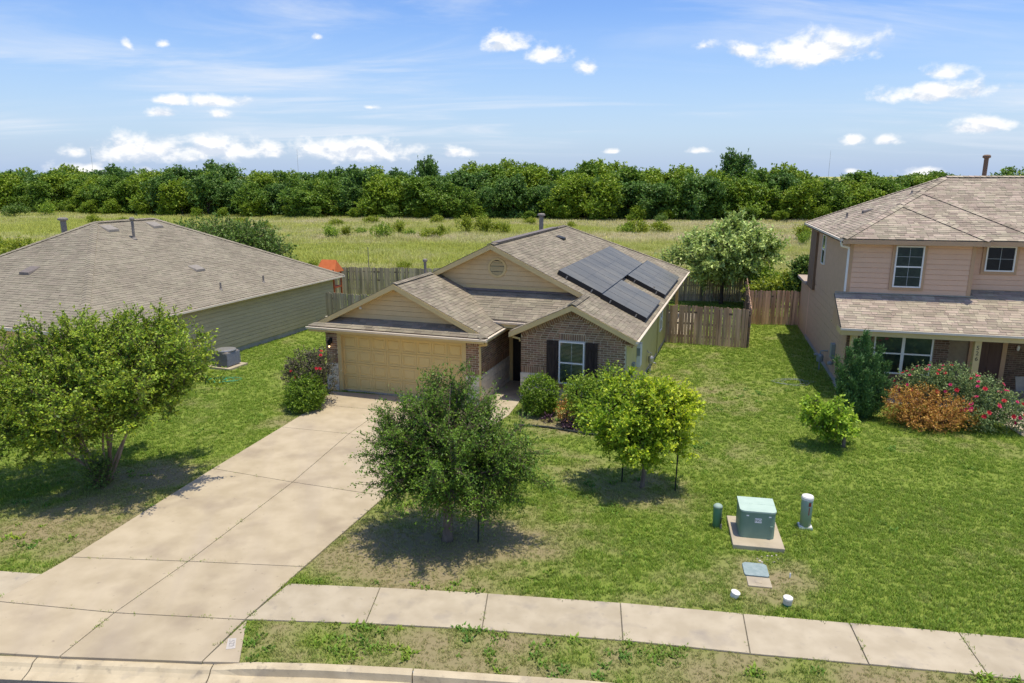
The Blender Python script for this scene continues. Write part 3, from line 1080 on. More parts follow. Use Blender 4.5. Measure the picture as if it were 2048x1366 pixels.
def build_main_house():
    H = empty('brick_house', (*MAIN_O, 0), MAIN_A, label='single-storey brown brick and tan siding house with double garage in the middle', cat='house')
    cl = to_local(MAIN_A, MAIN_O)
    t, ze = .48, 2.52
    UR, UL, RU = 10.71, -.93, 4.89          # right eave, left eave, ridge line
    VR, VN = 19.4, 2.75                      # rear eave, front rake of the upper gable
    GU, GR = 5.87, 2.46                      # garage right eave and ridge
    WL, WR_ = 6.31, 8.51                     # wing left eave and ridge
    zr = ze + t * (UR - RU)
    # --- roof planes (s along e from the origin, w inwards)
    right = dict(o=(UR, 0, ze), e=(0, 1), i=(-1, 0), t=t, W=UR - RU, front=True,
                 lo=lambda w: .72 if w < UR - WR_ else VN, hi=lambda w: VR - w,
                 poly=[(.72, 0), (VR, 0), (VR - (UR - RU), UR - RU), (VN, UR - RU), (VN, UR - WR_), (.72, UR - WR_)])
    left = dict(o=(UL, 0, ze), e=(0, 1), i=(1, 0), t=t, W=RU - UL,
                lo=lambda w: (-.58 + w if w < .22 else (-.36 if w < GR - UL else VN)), hi=lambda w: VR - w,
                poly=[(VR, 0), (-.58, 0), (-.36, .22), (-.36, GR - UL), (VN, GR - UL), (VN, RU - UL), (VR - (RU - UL), RU - UL)])
    garage = dict(o=(GU, 0, ze), e=(0, 1), i=(-1, 0), t=t, W=GU - GR, front=True,
                  lo=lambda w: -.58 + w if w < .22 else -.36, hi=lambda w: (1.55 + max(0, w - .5) * 1.0 if w < 2.1 else 3.15),
                  poly=[(-.58, 0), (1.9, 0), (1.5, .45), (3.15, 2.17), (3.15, GU - GR), (-.36, GU - GR), (-.36, .22)])
    apron = dict(o=(0, -.58, ze), e=(1, 0), i=(0, 1), t=t, W=.58, front=True, lo=lambda w: UL + w, hi=lambda w: GU - w,
                 poly=[(UL, 0), (GU, 0), (GU - .58, .58), (UL + .58, .58)])
    mid = dict(o=(0, .98, ze), e=(1, 0), i=(0, 1), t=t, W=2.17, front=True, lo=lambda w: GU - w if w > .44 else 9, hi=lambda w: WL + w if w > .44 else 0,
               poly=[(GU - .44, .44), (WL + .44, .44), (WL + 2.17, 2.17), (GU - 2.17, 2.17)])
    wing = dict(o=(WL, 0, ze), e=(0, 1), i=(1, 0), t=t, W=WR_ - WL, front=True, lo=lambda w: .72, hi=lambda w: max(1.0 + w, 1.5) if w > .3 else 1.6,
                poly=[(.72, 0), (1.5, 0), (1.5, .5), (3.15, 2.17), (3.15, 2.2), (.72, 2.2)])
    rear = dict(o=(0, VR, ze), e=(1, 0), i=(0, -1), t=t, W=UR - RU, lo=lambda w: UL + w, hi=lambda w: UR - w,
                poly=[(UL, 0), (UR, 0), (RU, UR - RU)])
    MAIN_PL.update(right=right, left=left)
    rf = roof(H, [right, left, garage, apron, mid, wing, rear], 'shingle_main', 280, Vector((7, -6, 6)))
    ridge_caps(rf, [((RU, VN, zr), (RU, VR - (UR - RU), zr)), ((GR, -.36, ze + t * (GU - GR)), (GR, VN, ze + t * (GU - GR))), ((WR_, .72, ze + t * 2.2), (WR_, VN + .3, ze + t * 2.2)),
                    ((UR, VR, ze), (RU, VR - (UR - RU), zr)), ((GU, -.58, ze), (GU - .22, -.36, ze + .22 * t))], 'shingle_main')
    # plastic ridge vent strip
    MB().prism([(RU - .15, VN + .5, zr + .045), (RU + .15, VN + .5, zr + .045), (RU + .13, VN + .5, zr - .03), (RU - .13, VN + .5, zr - .03)], (0, 8.6, 0)).build('ridge_vent', 'vent_brown', rf)
    # --- fascia boards, gutters and rakes
    fa = MB()
    fa.box(UR - .05, UR - .015, .74, VR, ze - .21, ze - .06)
    fa.box(UL + .015, UL + .05, -.56, VR, ze - .21, ze - .06)
    fa.box(UL + .02, GU - .02, -.565, -.53, ze - .20, ze - .05)
    fa.box(GU - .05, GU - .015, -.53, 1.95, ze - .21, ze - .06)
    fa.box(5.45, 6.78, 1.40, 1.44, 2.50, 2.66)
    fa.box(UL, UR, VR - .05, VR - .015, ze - .21, ze - .06)
    fa.build('fascia', 'tan_trim', H)
    so = MB()
    so.box(10.33, UR - .05, .75, VR - .06, ze - .20, ze - .185)
    so.box(UL + .06, GU - .06, -.53, .0, ze - .20, ze - .185)
    so.box(5.47, GU - .06, 0, 1.9, ze - .20, ze - .185)
    so.box(5.5, 6.7, 1.45, 3.3, 2.44, 2.455)
    so.box(6.4, 10.3, 13.3, VR - .06, ze - .20, ze - .185)
    so.build('soffit', 'tan_trim', H)

    def gutter(name, a, b, out):
        a, b, out = Vector(a), Vector(b), Vector(out)
        z = Vector((0, 0, 1))
        pr = [out * .0 + z * .0, out * .10 + z * .015, out * .11 + z * .0, out * .085 - z * .04, out * .075 - z * .075, -z * .075]
        m = MB().prism([a + p for p in pr], b - a)
        return m.build(name, 'gutter_white', H)
    gutter('gutter', (UR - .02, .70, ze - .035), (UR - .02, VR, ze - .035), (1, 0, 0))
    gutter('gutter', (UL - .03, -.57, ze - .035), (GU + .10, -.57, ze - .035), (0, -1, 0))
    gutter('gutter', (GU - .01, -.56, ze - .035), (GU - .01, 1.95, ze - .035), (1, 0, 0))
    gutter('gutter', (5.50, 1.42, 2.71), (6.70, 1.42, 2.71), (0, -1, 0))

    def rake(p0, p1, v, depth=.18, th=.04):
        p0, p1 = Vector(p0), Vector(p1)
        m = MB().prism([(p0.x, v, p0.z - .015), (p1.x, v, p1.z - .015), (p1.x, v, p1.z - .015 - depth), (p0.x, v, p0.z - .015 - depth)], (0, th, 0))
        m.build('rake_board', 'tan_trim', H)
    za = ze + t * (GU - GR)
    rake((GU - .13, 0, ze + .06), (GR + .001, 0, za), -.375)
    rake((UL + .13, 0, ze + .06), (GR - .001, 0, za), -.375)
    rake((RU + .001, 0, zr), (8.46, 0, zr - t * (8.46 - RU)), VN - .012)
    rake((RU - .001, 0, zr), (GR + .05, 0, zr - t * (RU - GR - .05)), VN - .012)
    rake((WR_ + .001, 0, ze + 2.2 * t), (UR + .03, 0, ze), .705)
    rake((WR_ - .001, 0, ze + 2.2 * t), (WL - .02, 0, ze), .705)
    # soffits under the rakes
    sf = MB()
    k = .20
    sf.prism([(RU, VN + .02, zr - k), (8.4, VN + .02, zr - t * (8.4 - RU) - k), (8.4, 3.16, zr - t * (8.4 - RU) - k), (RU, 3.16, zr - k)], (0, 0, .012))
    sf.prism([(RU, VN + .02, zr - k), (GR + .3, VN + .02, zr - t * (RU - GR - .3) - k), (GR + .3, 3.16, zr - t * (RU - GR - .3) - k), (RU, 3.16, zr - k)], (0, 0, .012))
    sf.prism([(GR, -.34, za - k), (GU - .6, -.34, ze + t * .6 - k), (GU - .6, .02, ze + t * .6 - k), (GR, .02, za - k)], (0, 0, .012))
    sf.prism([(GR, -.34, za - k), (UL + .6, -.34, ze + t * .6 - k), (UL + .6, .02, ze + t * .6 - k), (GR, .02, za - k)], (0, 0, .012))
    sf.prism([(WR_, .74, ze + 2.2 * t - k), (UR - .06, .74, ze - k + .02), (UR - .06, 1.05, ze - k + .02), (WR_, 1.05, ze + 2.2 * t - k)], (0, 0, .012))
    sf.prism([(WR_, .74, ze + 2.2 * t - k), (WL + .05, .74, ze - k + .02), (WL + .05, 1.05, ze - k + .02), (WR_, 1.05, ze + 2.2 * t - k)], (0, 0, .012))
    sf.build('rake_soffit', 'tan_trim', H)
    # --- walls
    # upper gable: siding with a round louvre
    ug = MB().prism([(GR, 3.15, za), (RU, 3.15, zr - .14), (8.5, 3.15, 3.44), (3.7, 3.15, 3.44)], (0, .12, 0)).build('upper_gable_wall', 'tan_siding', H)

    def sp(z):
        lo_ = max(RU - (zr - .16 - z) / t, (GU - (z - ze) / t) if z > 3.56 else 3.69)
        return (max(lo_, GR), RU + (zr - .16 - z) / t)
    siding(ug, (0, 3.15), (1, 0), (0, -1), 3.58, zr - .17, .185, sp, 'tan_siding')
    MB().prism([(3.66, 3.13, 3.585), (8.46, 3.13, 3.585), (8.46, 3.01, 3.535), (3.66, 3.01, 3.535)], (0, 0, .02)).build('step_flashing', 'vent_brown', ug)
    MB().box(3.75, 8.2, 3.108, 3.148, 3.60, 3.71).build('base_trim', 'tan_trim', ug)
    lv = MB()
    n = 28
    ring = []
    cx, cz = 5.02, 4.41
    for (r, y) in ((.37, 3.135), (.37, 3.095), (.29, 3.085), (.29, 3.135)):
        ring.append([(cx + r * math.cos(2 * math.pi * j / n), y, cz + r * math.sin(2 * math.pi * j / n)) for j in range(n)])
    for q in range(3):
        lv.add(ring[q] + ring[q + 1], [(j, (j + 1) % n, n + (j + 1) % n, n + j) for j in range(n)])
    lv = lv.build('gable_louvre', 'tan_trim', ug)
    MB().add([(cx + .30 * math.cos(2 * math.pi * j / n), 3.128, cz + .30 * math.sin(2 * math.pi * j / n)) for j in range(n)], [tuple(range(n))]).build('louvre_backing', 'interior', lv)
    for q in range(8):
        z = cz - .25 + q * .068
        hw = math.sqrt(max(.001, .29 ** 2 - (z - cz + .01) ** 2))
        MB().add([(cx - hw, 3.090, z - .022), (cx + hw, 3.090, z - .022), (cx + hw, 3.124, z + .022), (cx - hw, 3.124, z + .022), (cx - hw, 3.095, z - .026), (cx + hw, 3.095, z - .026)],
                 [(0, 1, 2, 3), (4, 5, 1, 0)]).build('slat', 'tan_trim', lv)
    # garage gable
    gg = MB().prism([(UL + .5, 0.03, 2.74), (GU - .5, 0.03, 2.74), (GR, 0.03, za - .14)], (0, .12, 0)).build('garage_gable_wall', 'tan_siding', H)
    siding(gg, (0, .03), (1, 0), (0, -1), 2.80, za - .17, .175, lambda z: (GR - (za - .16 - z) / t, GR + (za - .16 - z) / t), 'tan_siding')
    MB().lathe([(.05, 0), (.055, .05), (.03, .09)], 10, (.95, -.04, 3.14)).build('floodlight', 'white_vinyl', gg)
    # garage front: piers of brick over limestone, trimmed door opening
    gf = MB()
    gf.box(-.58, -.10, 0, .3, -.1, 2.34)
    gf.box(4.98, 5.47, 0, .3, -.1, 2.34)
    gf.box(-.58, 5.47, .03, .15, 2.30, 2.76)
    gf.box(5.35, 5.47, .3, 3.25, -.1, 2.5)
    gf = gf.build('garage_wall', 'mortar', H)
    z_st = 1.02
    rects = []
    for (a, b) in ((-.58, -.10), (4.98, 5.47)):
        rects += soldier_rects(a, b, z_st + .01, z_st + .24)
        rects += brick_rects(z_st + .25, 2.10, lambda z: (a, b))
        rects += soldier_rects(a, b, 2.11, 2.32)
    place_bricks(gf, (0, 0), (1, 0), (0, -1), rects, 'brick', 0)
    rects = soldier_rects(0, 3.24, z_st + .01, z_st + .24) + brick_rects(z_st + .25, 2.48, lambda z: (0, 3.24))
    place_bricks(gf, (5.47, 0), (0, 1), (1, 0), rects, 'brick', 0)
    # left return of the left pier and long left wall
    MB().box(-.58, -.46, .3, 15.6, -.1, 2.4).build('side_wall', 'olive_siding', H)

    def stones(o, s_, n_, s0, s1, z0, z1, seed):
        r = random.Random(seed)
        z = z0
        out = []
        while z < z1 - .06:
            h = min(r.choice([.20, .25, .31]), z1 - z)
            if z1 - z - h < .1:
                h = z1 - z
            s = s0
            while s < s1 - .02:
                w = min(r.uniform(.30, .72), s1 - s)
                if s1 - s - w < .15:
                    w = s1 - s
                out.append((s, s + w - .012, z, z + h - .012))
                s += w
            z += h
        place_bricks(gf, o, s_, n_, out, 'limestone', 999, 'stone', .03)
    stones((0, 0), (1, 0), (0, -1), -.60, -.10, -.05, z_st, 1)
    stones((0, 0), (1, 0), (0, -1), 4.98, 5.49, -.05, z_st, 2)
    stones((5.47, 0), (0, 1), (1, 0), .0, 3.22, -.05, z_st, 3)
    # door surround and sectional door
    tr = MB()
    tr.box(-.10, .05, -.015, .16, -.05, 2.34)
    tr.box(4.83, 4.98, -.015, .16, -.05, 2.34)
    tr.box(.05, 4.83, -.018, .16, 2.13, 2.34)
    tr.build('garage_trim', 'tan_trim', H)
    gd = MB().box(.05, 4.83, .125, .16, .03, 2.13).build('garage_door', 'garage_paint', H)
    W, Hh = 4.78 / 8, 2.10 / 4
    pm = MB()
    a, b, c, d = .010, .055, .085, .12
    pm.add([(0, 0, 0), (W - .004, 0, 0), (W - .004, 0, Hh - .010), (0, 0, Hh - .010)], [])
    def rect(q, y):
        return [(q, y, q), (W - .004 - q, y, q), (W - .004 - q, y, Hh - .014 - q), (q, y, Hh - .014 - q)]
    loops = [rect(0, .03), rect(.004, 0), rect(.055, 0), rect(.066, .026), rect(.090, .026), rect(.120, .004)]
    pm = MB()
    for lp in loops:
        pm.v += lp
    for q in range(len(loops) - 1):
        for j in range(4):
            pm.f.append((q * 4 + j, q * 4 + (j + 1) % 4, q * 4 + 4 + (j + 1) % 4, q * 4 + 4 + j))
    pm.f.append(tuple(range(len(loops) * 4 - 4, len(loops) * 4)))
    pme = pm.mesh('panel', 'garage_paint')
    for r_ in range(4):
        for c_ in range(8):
            link('panel', pme, gd, (.052 + c_ * W, .100, .035 + r_ * Hh))
    # coach lamp on the left pier
    la = MB()
    la.box(-.40, -.30, -.045, -.014, 1.80, 2.0)
    la.tube([(-.35, -.03, 1.92), (-.35, -.12, 1.97), (-.35, -.16, 1.93)], .012, 6)
    la.lathe([(.045, 0), (.07, .10), (.085, .15), (.075, .16), (.015, .21)], 8, (-.35, -.16, 1.73))
    la = la.build('coach_lamp', 'black_metal', H)
    MB().lathe([(.012, 0), (.026, .02), (.03, .05), (.015, .08)], 10, (-.35, -.16, 1.655)).build('bulb', 'glow', la)
    # wing: brick gable over limestone, window with shutters
    ww = MB().prism([(6.64, 1.05, -.1), (10.33, 1.05, -.1), (10.33, 1.05, 2.42), (WR_, 1.05, 3.36), (6.64, 1.05, 2.46)], (0, .15, 0)).build('front_wall', 'mortar', H)
    ztop = lambda s: ze - .16 + t * min(s - WL, UR - s)

    def span(z):
        m = max(0, (z - (ze - .14 - .235)) / t)
        return (max(6.64, WL + m), min(10.30, UR - m))
    holes = [(8.00, 8.94, .60, 2.52)]
    rects = brick_rects(z_st + .25, 3.40, span, holes)
    rects = [q for q in rects]
    rects.sort(key=lambda q: abs(.5 * (q[0] + q[1]) - 8.6) + abs(q[2] - 2.6) * .3)
    rects = rects[:] 
    place_bricks(ww, (0, 1.05), (1, 0), (0, -1), rects, 'brick', 290)
    so_ = soldier_rects(6.64, 8.0, z_st + .01, z_st + .24) + soldier_rects(8.94, 10.30, z_st + .01, z_st + .24) + soldier_rects(8.0, 8.94, 2.29, 2.51)
    place_bricks(ww, (0, 1.05), (1, 0), (0, -1), so_, 'brick', 0, 'soldier_brick')
    # raked soldier course under the gable
    rk = MB()
    for sgn in (-1, 1):
        q = 0.0
        base = WR_
        Lr = 2.06 if sgn > 0 else 1.86
        while q < Lr:
            s = base + sgn * (q + .045)
            zt_ = ze + 2.2 * t - .20 - t * (q + .045)
            dx, dz = sgn * .032, .0
            ax = (sgn * math.cos(math.atan(t)), -math.sin(math.atan(t)))
            nx_ = (-sgn * math.sin(math.atan(t)) * -1 * -1, -math.cos(math.atan(t)))
            c = Vector((s, 0, zt_))
            A = Vector((ax[0], 0, ax[1])) * .031
            B = Vector((-sgn * math.sin(math.atan(t)), 0, -math.cos(math.atan(t)))) * .20
            p = [c - A, c + A, c + A + B, c - A + B]
            v = [(x.x, 1.05, x.z) for x in p] + [(x.x, 1.034, x.z) for x in p]
            rk.add(v, [(4, 5, 6, 7), (0, 1, 5, 4), (1, 2, 6, 5), (2, 3, 7, 6), (3, 0, 4, 7)] if sgn > 0 else [(7, 6, 5, 4), (4, 5, 1, 0), (5, 6, 2, 1), (6, 7, 3, 2), (7, 4, 0, 3)])
            q += .079 * math.cos(math.atan(t)) * 1.02
    rk.build('raked_soldier_course', 'brick', ww, kind='stuff')
    stones((0, 1.05), (1, 0), (0, -1), 6.62, 10.33, -.05, z_st, 4)
    # left return wall of the wing
    lw = MB().box(6.64, 6.76, 1.2, 3.4, -.1, 2.5).build('entry_side_wall', 'mortar', H)
    place_bricks(lw, (6.64, 1.05), (0, 1), (-1, 0), brick_rects(z_st + .02, 2.5, lambda z: (0, 2.2)), 'brick', 0)
    window(ww, (0, 1.05), (1, 0), (0, -1), 8.02, 8.92, .75, 2.26, cols=2, proud=.012)
    sl = MB().box(7.97, 8.97, .93, 1.05, .62, .745)
    sl = sl.build('window_sill', 'brick', ww)
    for (a, b) in ((7.575, 7.985), (8.955, 9.365)):
        sh = MB().box(a, b, 1.012, 1.028, .74, 2.25).build('shutter', 'shutter_wood', ww)
        n = 4
        for q in range(n):
            x = a + (b - a) * q / n
            MB().box(x + .004, x + (b - a) / n - .004, .990, 1.012, .74, 2.25 - .01 * (q % 2)).build('plank', 'shutter_wood', sh)
        for z in (.90, 2.0):
            MB().box(a + .01, b - .01, .966, .990, z, z + .10).build('batten', 'shutter_wood', sh)
    # entry: dark front door with tan jambs
    en = MB().box(5.47, 6.64, 3.25, 3.4, -.1, 2.5).build('entry_wall', 'tan_siding', H)
    MB().box(5.62, 6.52, 3.20, 3.245, .03, 2.08).build('front_door', 'dark_door', H)
    j = MB()
    j.box(5.48, 5.62, 3.16, 3.249, 0, 2.44)
    j.box(6.52, 6.63, 3.16, 3.249, 0, 2.44)
    j.box(5.62, 6.52, 3.16, 3.249, 2.08, 2.44)
    j.build('door_frame', 'tan_trim', H)
    # right side wall, olive panel siding on a concrete base
    rw = MB().box(10.18, 10.33, 1.2, 13.3, .12, 2.36).build('side_wall', 'olive_siding', H)
    for q in range(10):
        MB().box(10.33, 10.342, 1.22 + q * 1.21, 1.22 + (q + 1) * 1.21 - .006, .14, 2.33).build('siding_panel', 'olive_siding', rw)
    MB().box(10.20, 10.36, 1.06, 13.3, -.1, .115).build('foundation', 'slab_grey', H)
    MB().box(10.335, 10.36, 1.045, 1.17, .12, 2.34).build('corner_board', 'olive_siding', rw)
    MB().box(-.5, 10.3, 13.15, 13.3, -.1, 2.36).build('rear_wall', 'olive_siding', H)
    window(rw, (10.342, 0), (0, -1), (1, 0), -10.35, -9.65, .95, 2.05, sash=True, cols=1, blind=False, grid=False)
    pt = MB()
    pt.box(10.12, 10.28, 18.5, 18.66, 0, 2.35)
    pt.build('patio_post', 'tan_trim', H)
    MB().box(5.5, 11.3, 13.3, 20.4, -.1, .03).build('patio_slab', 'walk_concrete', H)
    # downspouts
    ds = MB()
    ds.tube([(GU + .05, -.50, ze - .12), (GU + .02, -.40, ze - .25), (5.53, -.10, ze - .36), (5.53, -.08, ze - .5), (5.53, -.08, .1)], .042, 6)
    ds.build('downspout', 'tan_trim', H)
    MB().tube([(WL + .05, .78, ze - .1), (WL + .10, .85, ze - .2), (6.60, 1.0, ze - .28), (6.60, 1.02, 2.15)], .036, 6).build('downspout', 'tan_trim', H)
    MB().tube([(10.40, 9.05, 2.3), (10.39, 9.05, .1)], .036, 6).build('downspout', 'olive_siding', H)
    # electrical panel, conduit and meter on the right wall
    el = MB().box(10.345, 10.48, 3.3, 3.72, .95, 1.80).build('electric_panel', 'meter_white', H)
    MB().box(10.36, 10.47, 3.27, 3.295, 1.38, 1.66).build('panel_label', 'meter_grey', el)
    MB().box(10.345, 10.44, 2.2, 2.5, .35, 1.35).build('meter_cabinet', 'meter_grey', H)
    gm = MB()
    gm.lathe([(.02, 0), (.10, .02), (.12, .10), (.12, .24), (.09, .30), (.02, .32)], 12, (10.52, 6.0, .42))
    gm.tube([(10.52, 6.0, .7), (10.52, 6.0, .85), (10.40, 6.0, .88), (10.36, 6.0, .95)], .025, 6)
    gm.tube([(10.52, 6.0, .45), (10.52, 5.9, .2), (10.52, 5.85, -.05)], .025, 6)
    gm.tube([(10.52, 6.05, .45), (10.66, 6.15, .42), (10.70, 6.2, .36)], .03, 6)
    gm.build('gas_meter', 'galvanised', H)
    # roof fittings
    roof_box_vent(rf, right, 10.12, UR - 5.62, 'black_metal', .36)
    roof_pipe(rf, right, 9.25, UR - 10.11, .26, .045)
    roof_pipe(rf, left, 12.2, 5.0, .95, .11, 'pipe_grey', True, 'flue_pipe')
    roof_pipe(rf, left, 4.6, 2.25, .75, .055, 'pipe_grey', True)
    return H


def build_solar():
    A = empty('solar_array', (*MAIN_O, 0), MAIN_A, label='black solar panel array laid on the right roof slope of the middle house', cat='solar panels')
    pl = MAIN_PL['right']
    UR = 10.71
    cs = 1 / math.sqrt(1 + .48 ** 2)
    rows = [(UR - 8.885, UR - 7.23, 3.52, 10), (UR - 10.56, UR - 8.905, 3.42, 4), (UR - 10.56, UR - 8.905, 8.92, 6)]
    PW = .985
    for (w0, w1, s0, n) in rows:
        for k in range(n):
            a, b = s0 + k * PW + .006, s0 + (k + 1) * PW - .006
            P = lambda s, w, h: roof_point(pl, s, w, h)
            fr = MB().add([P(a, w0, .150), P(b, w0, .150), P(b, w1, .150), P(a, w1, .150), P(a, w0, .190), P(b, w0, .190), P(b, w1, .190), P(a, w1, .190)],
                          [(3, 2, 1, 0), (4, 5, 6, 7), (0, 1, 5, 4), (1, 2, 6, 5), (2, 3, 7, 6), (3, 0, 4, 7)]).build('solar_panel', 'solar_frame', A)
            # two half-cut cell fields per panel
            g = MB()
            m = .5 * (w0 + w1)
            for (p, q) in ((w0 + .014, m - .004), (m + .004, w1 - .014)):
                for (c, d) in ((a + .014, .5 * (a + b) - .003), (.5 * (a + b) + .003, b - .014)):
                    g.add([P(c, p, .192), P(d, p, .192), P(d, q, .192), P(c, q, .192)], [(0, 1, 2, 3)])
            g.build('cell_field', 'solar', fr)
        for w in (w0 + .35, w1 - .35):
            P = lambda s, ww, h: roof_point(pl, s, ww, h)
            e = s0 + n * PW
            MB().add([P(s0 - .05, w - .02, .03), P(e, w - .02, .03), P(e, w + .02, .03), P(s0 - .05, w + .02, .03), P(s0 - .05, w - .02, .148), P(e, w - .02, .148), P(e, w + .02, .148), P(s0 - .05, w + .02, .148)],
                     [(3, 2, 1, 0), (4, 5, 6, 7), (0, 1, 5, 4), (1, 2, 6, 5), (2, 3, 7, 6), (3, 0, 4, 7)]).build('mounting_rail', 'grey_metal', A)
        # black skirt along the front edge
        MB().add([roof_point(pl, s0 - .012, w0, .012), roof_point(pl, s0 - .012, w1, .012), roof_point(pl, s0 - .012, w1, .186), roof_point(pl, s0 - .012, w0, .186)], [(0, 1, 2, 3)]).build('edge_skirt', 'solar_frame', A)


build_main_house()
build_solar()


# ------------------------------------------------------------------ left neighbour
def build_left_house():
    H = empty('left_house', (*LEFT_O, 0), LEFT_A, label='single-storey grey-green siding house with large hipped brown roof on the left', cat='house')
    t, ze, hw, D = .51, 2.5, 6.4, 16.04
    W = 2 * hw
    right = dict(o=(0, 0, ze), e=(0, 1), i=(-1, 0), t=t, W=hw, front=True, lo=lambda w: w, hi=lambda w: D - w, poly=[(0, 0), (D, 0), (D - hw, hw), (hw, hw)])
    front = dict(o=(0, 0, ze), e=(-1, 0), i=(0, 1), t=t, W=hw, front=True, lo=lambda w: w, hi=lambda w: W - w, poly=[(0, 0), (W, 0), (hw, hw)])
    left = dict(o=(-W, 0, ze), e=(0, 1), i=(1, 0), t=t, W=hw, lo=lambda w: w, hi=lambda w: D - w, poly=[(0, 0), (D, 0), (D - hw, hw), (hw, hw)])
    rear = dict(o=(0, D, ze), e=(-1, 0), i=(0, -1), t=t, W=hw, lo=lambda w: w, hi=lambda w: W - w, poly=[(0, 0), (W, 0), (hw, hw)])
    rf = roof(H, [right, front, left, rear], 'shingle_left', 280, Vector((6, -4, 5)))
    zr = ze + t * hw
    ridge_caps(rf, [((0, 0, ze), (-hw, hw, zr)), ((-hw, hw, zr), (-hw, D - hw, zr)), ((0, D, ze), (-hw, D - hw, zr)), ((-W, 0, ze), (-hw, hw, zr))], 'shingle_left', t=t)
    wl = MB()
    wl.box(-.60, -.45, .45, D - .45, .22, ze - .12)
    wl.box(-W + .45, -.60, .45, .60, .22, ze - .12)
    wl.box(-W + .45, -.60, D - .6, D - .45, .22, ze - .12)
    wl.box(-W + .45, -W + .6, .6, D - .6, .22, ze - .12)
    wl = wl.build('wall', 'green_siding', H)
    siding(wl, (-.45, .45), (0, 1), (1, 0), .24, ze - .14, .178, lambda z: (.10, D - 1.0), 'green_siding')
    siding(wl, (-W + .45, .45), (1, 0), (0, -1), .24, ze - .14, .178, lambda z: (0, W - 1.0), 'tan_siding')
    MB().box(-.46, -.425, D - .56, D - .44, .22, ze - .14).build('corner_board', 'green_siding', wl)
    MB().box(-.46, -.425, .425, .55, .22, ze - .14).build('corner_board', 'green_siding', wl)
    MB().box(-W + .47, -.47, .47, D - .47, -.15, .215).build('foundation', 'slab_grey', H)
    MB().box(-W + .05, -.04, .04, D - .04, ze - .135, ze - .12).build('soffit', 'green_siding', H)
    g = MB()
    g.box(-.03, .06, -.05, D + .02, ze - .10, ze - .02)
    g.build('gutter', 'gutter_white', H)
    MB().box(-W, -.03, -.075, .03, ze - .14, ze - .02).build('gutter', 'gutter_white', H)
    roof_box_vent(rf, right, 6.65, 5.85, 'light_vent', .5)
    roof_box_vent(rf, right, 9.15, 5.85, 'light_vent', .5)
    roof_box_vent(rf, right, 7.92, 2.37, 'light_vent', .46)
    roof_pipe(rf, right, 7.1, 4.95, .85, .06, 'pipe_grey', True, 'flue_pipe')
    roof_pipe(rf, right, 7.54, .75, .34, .04)
    roof_pipe(rf, right, 10.3, .68, .34, .04)
    roof_pipe(rf, left, 6.0, 5.0, .82, .12, 'pipe_grey', True, 'flue_pipe')
    roof_box_vent(rf, front, 6.2, 3.0, 'vent_brown', .5)
    # tan garage-side front wall seen under the front eave
    return H


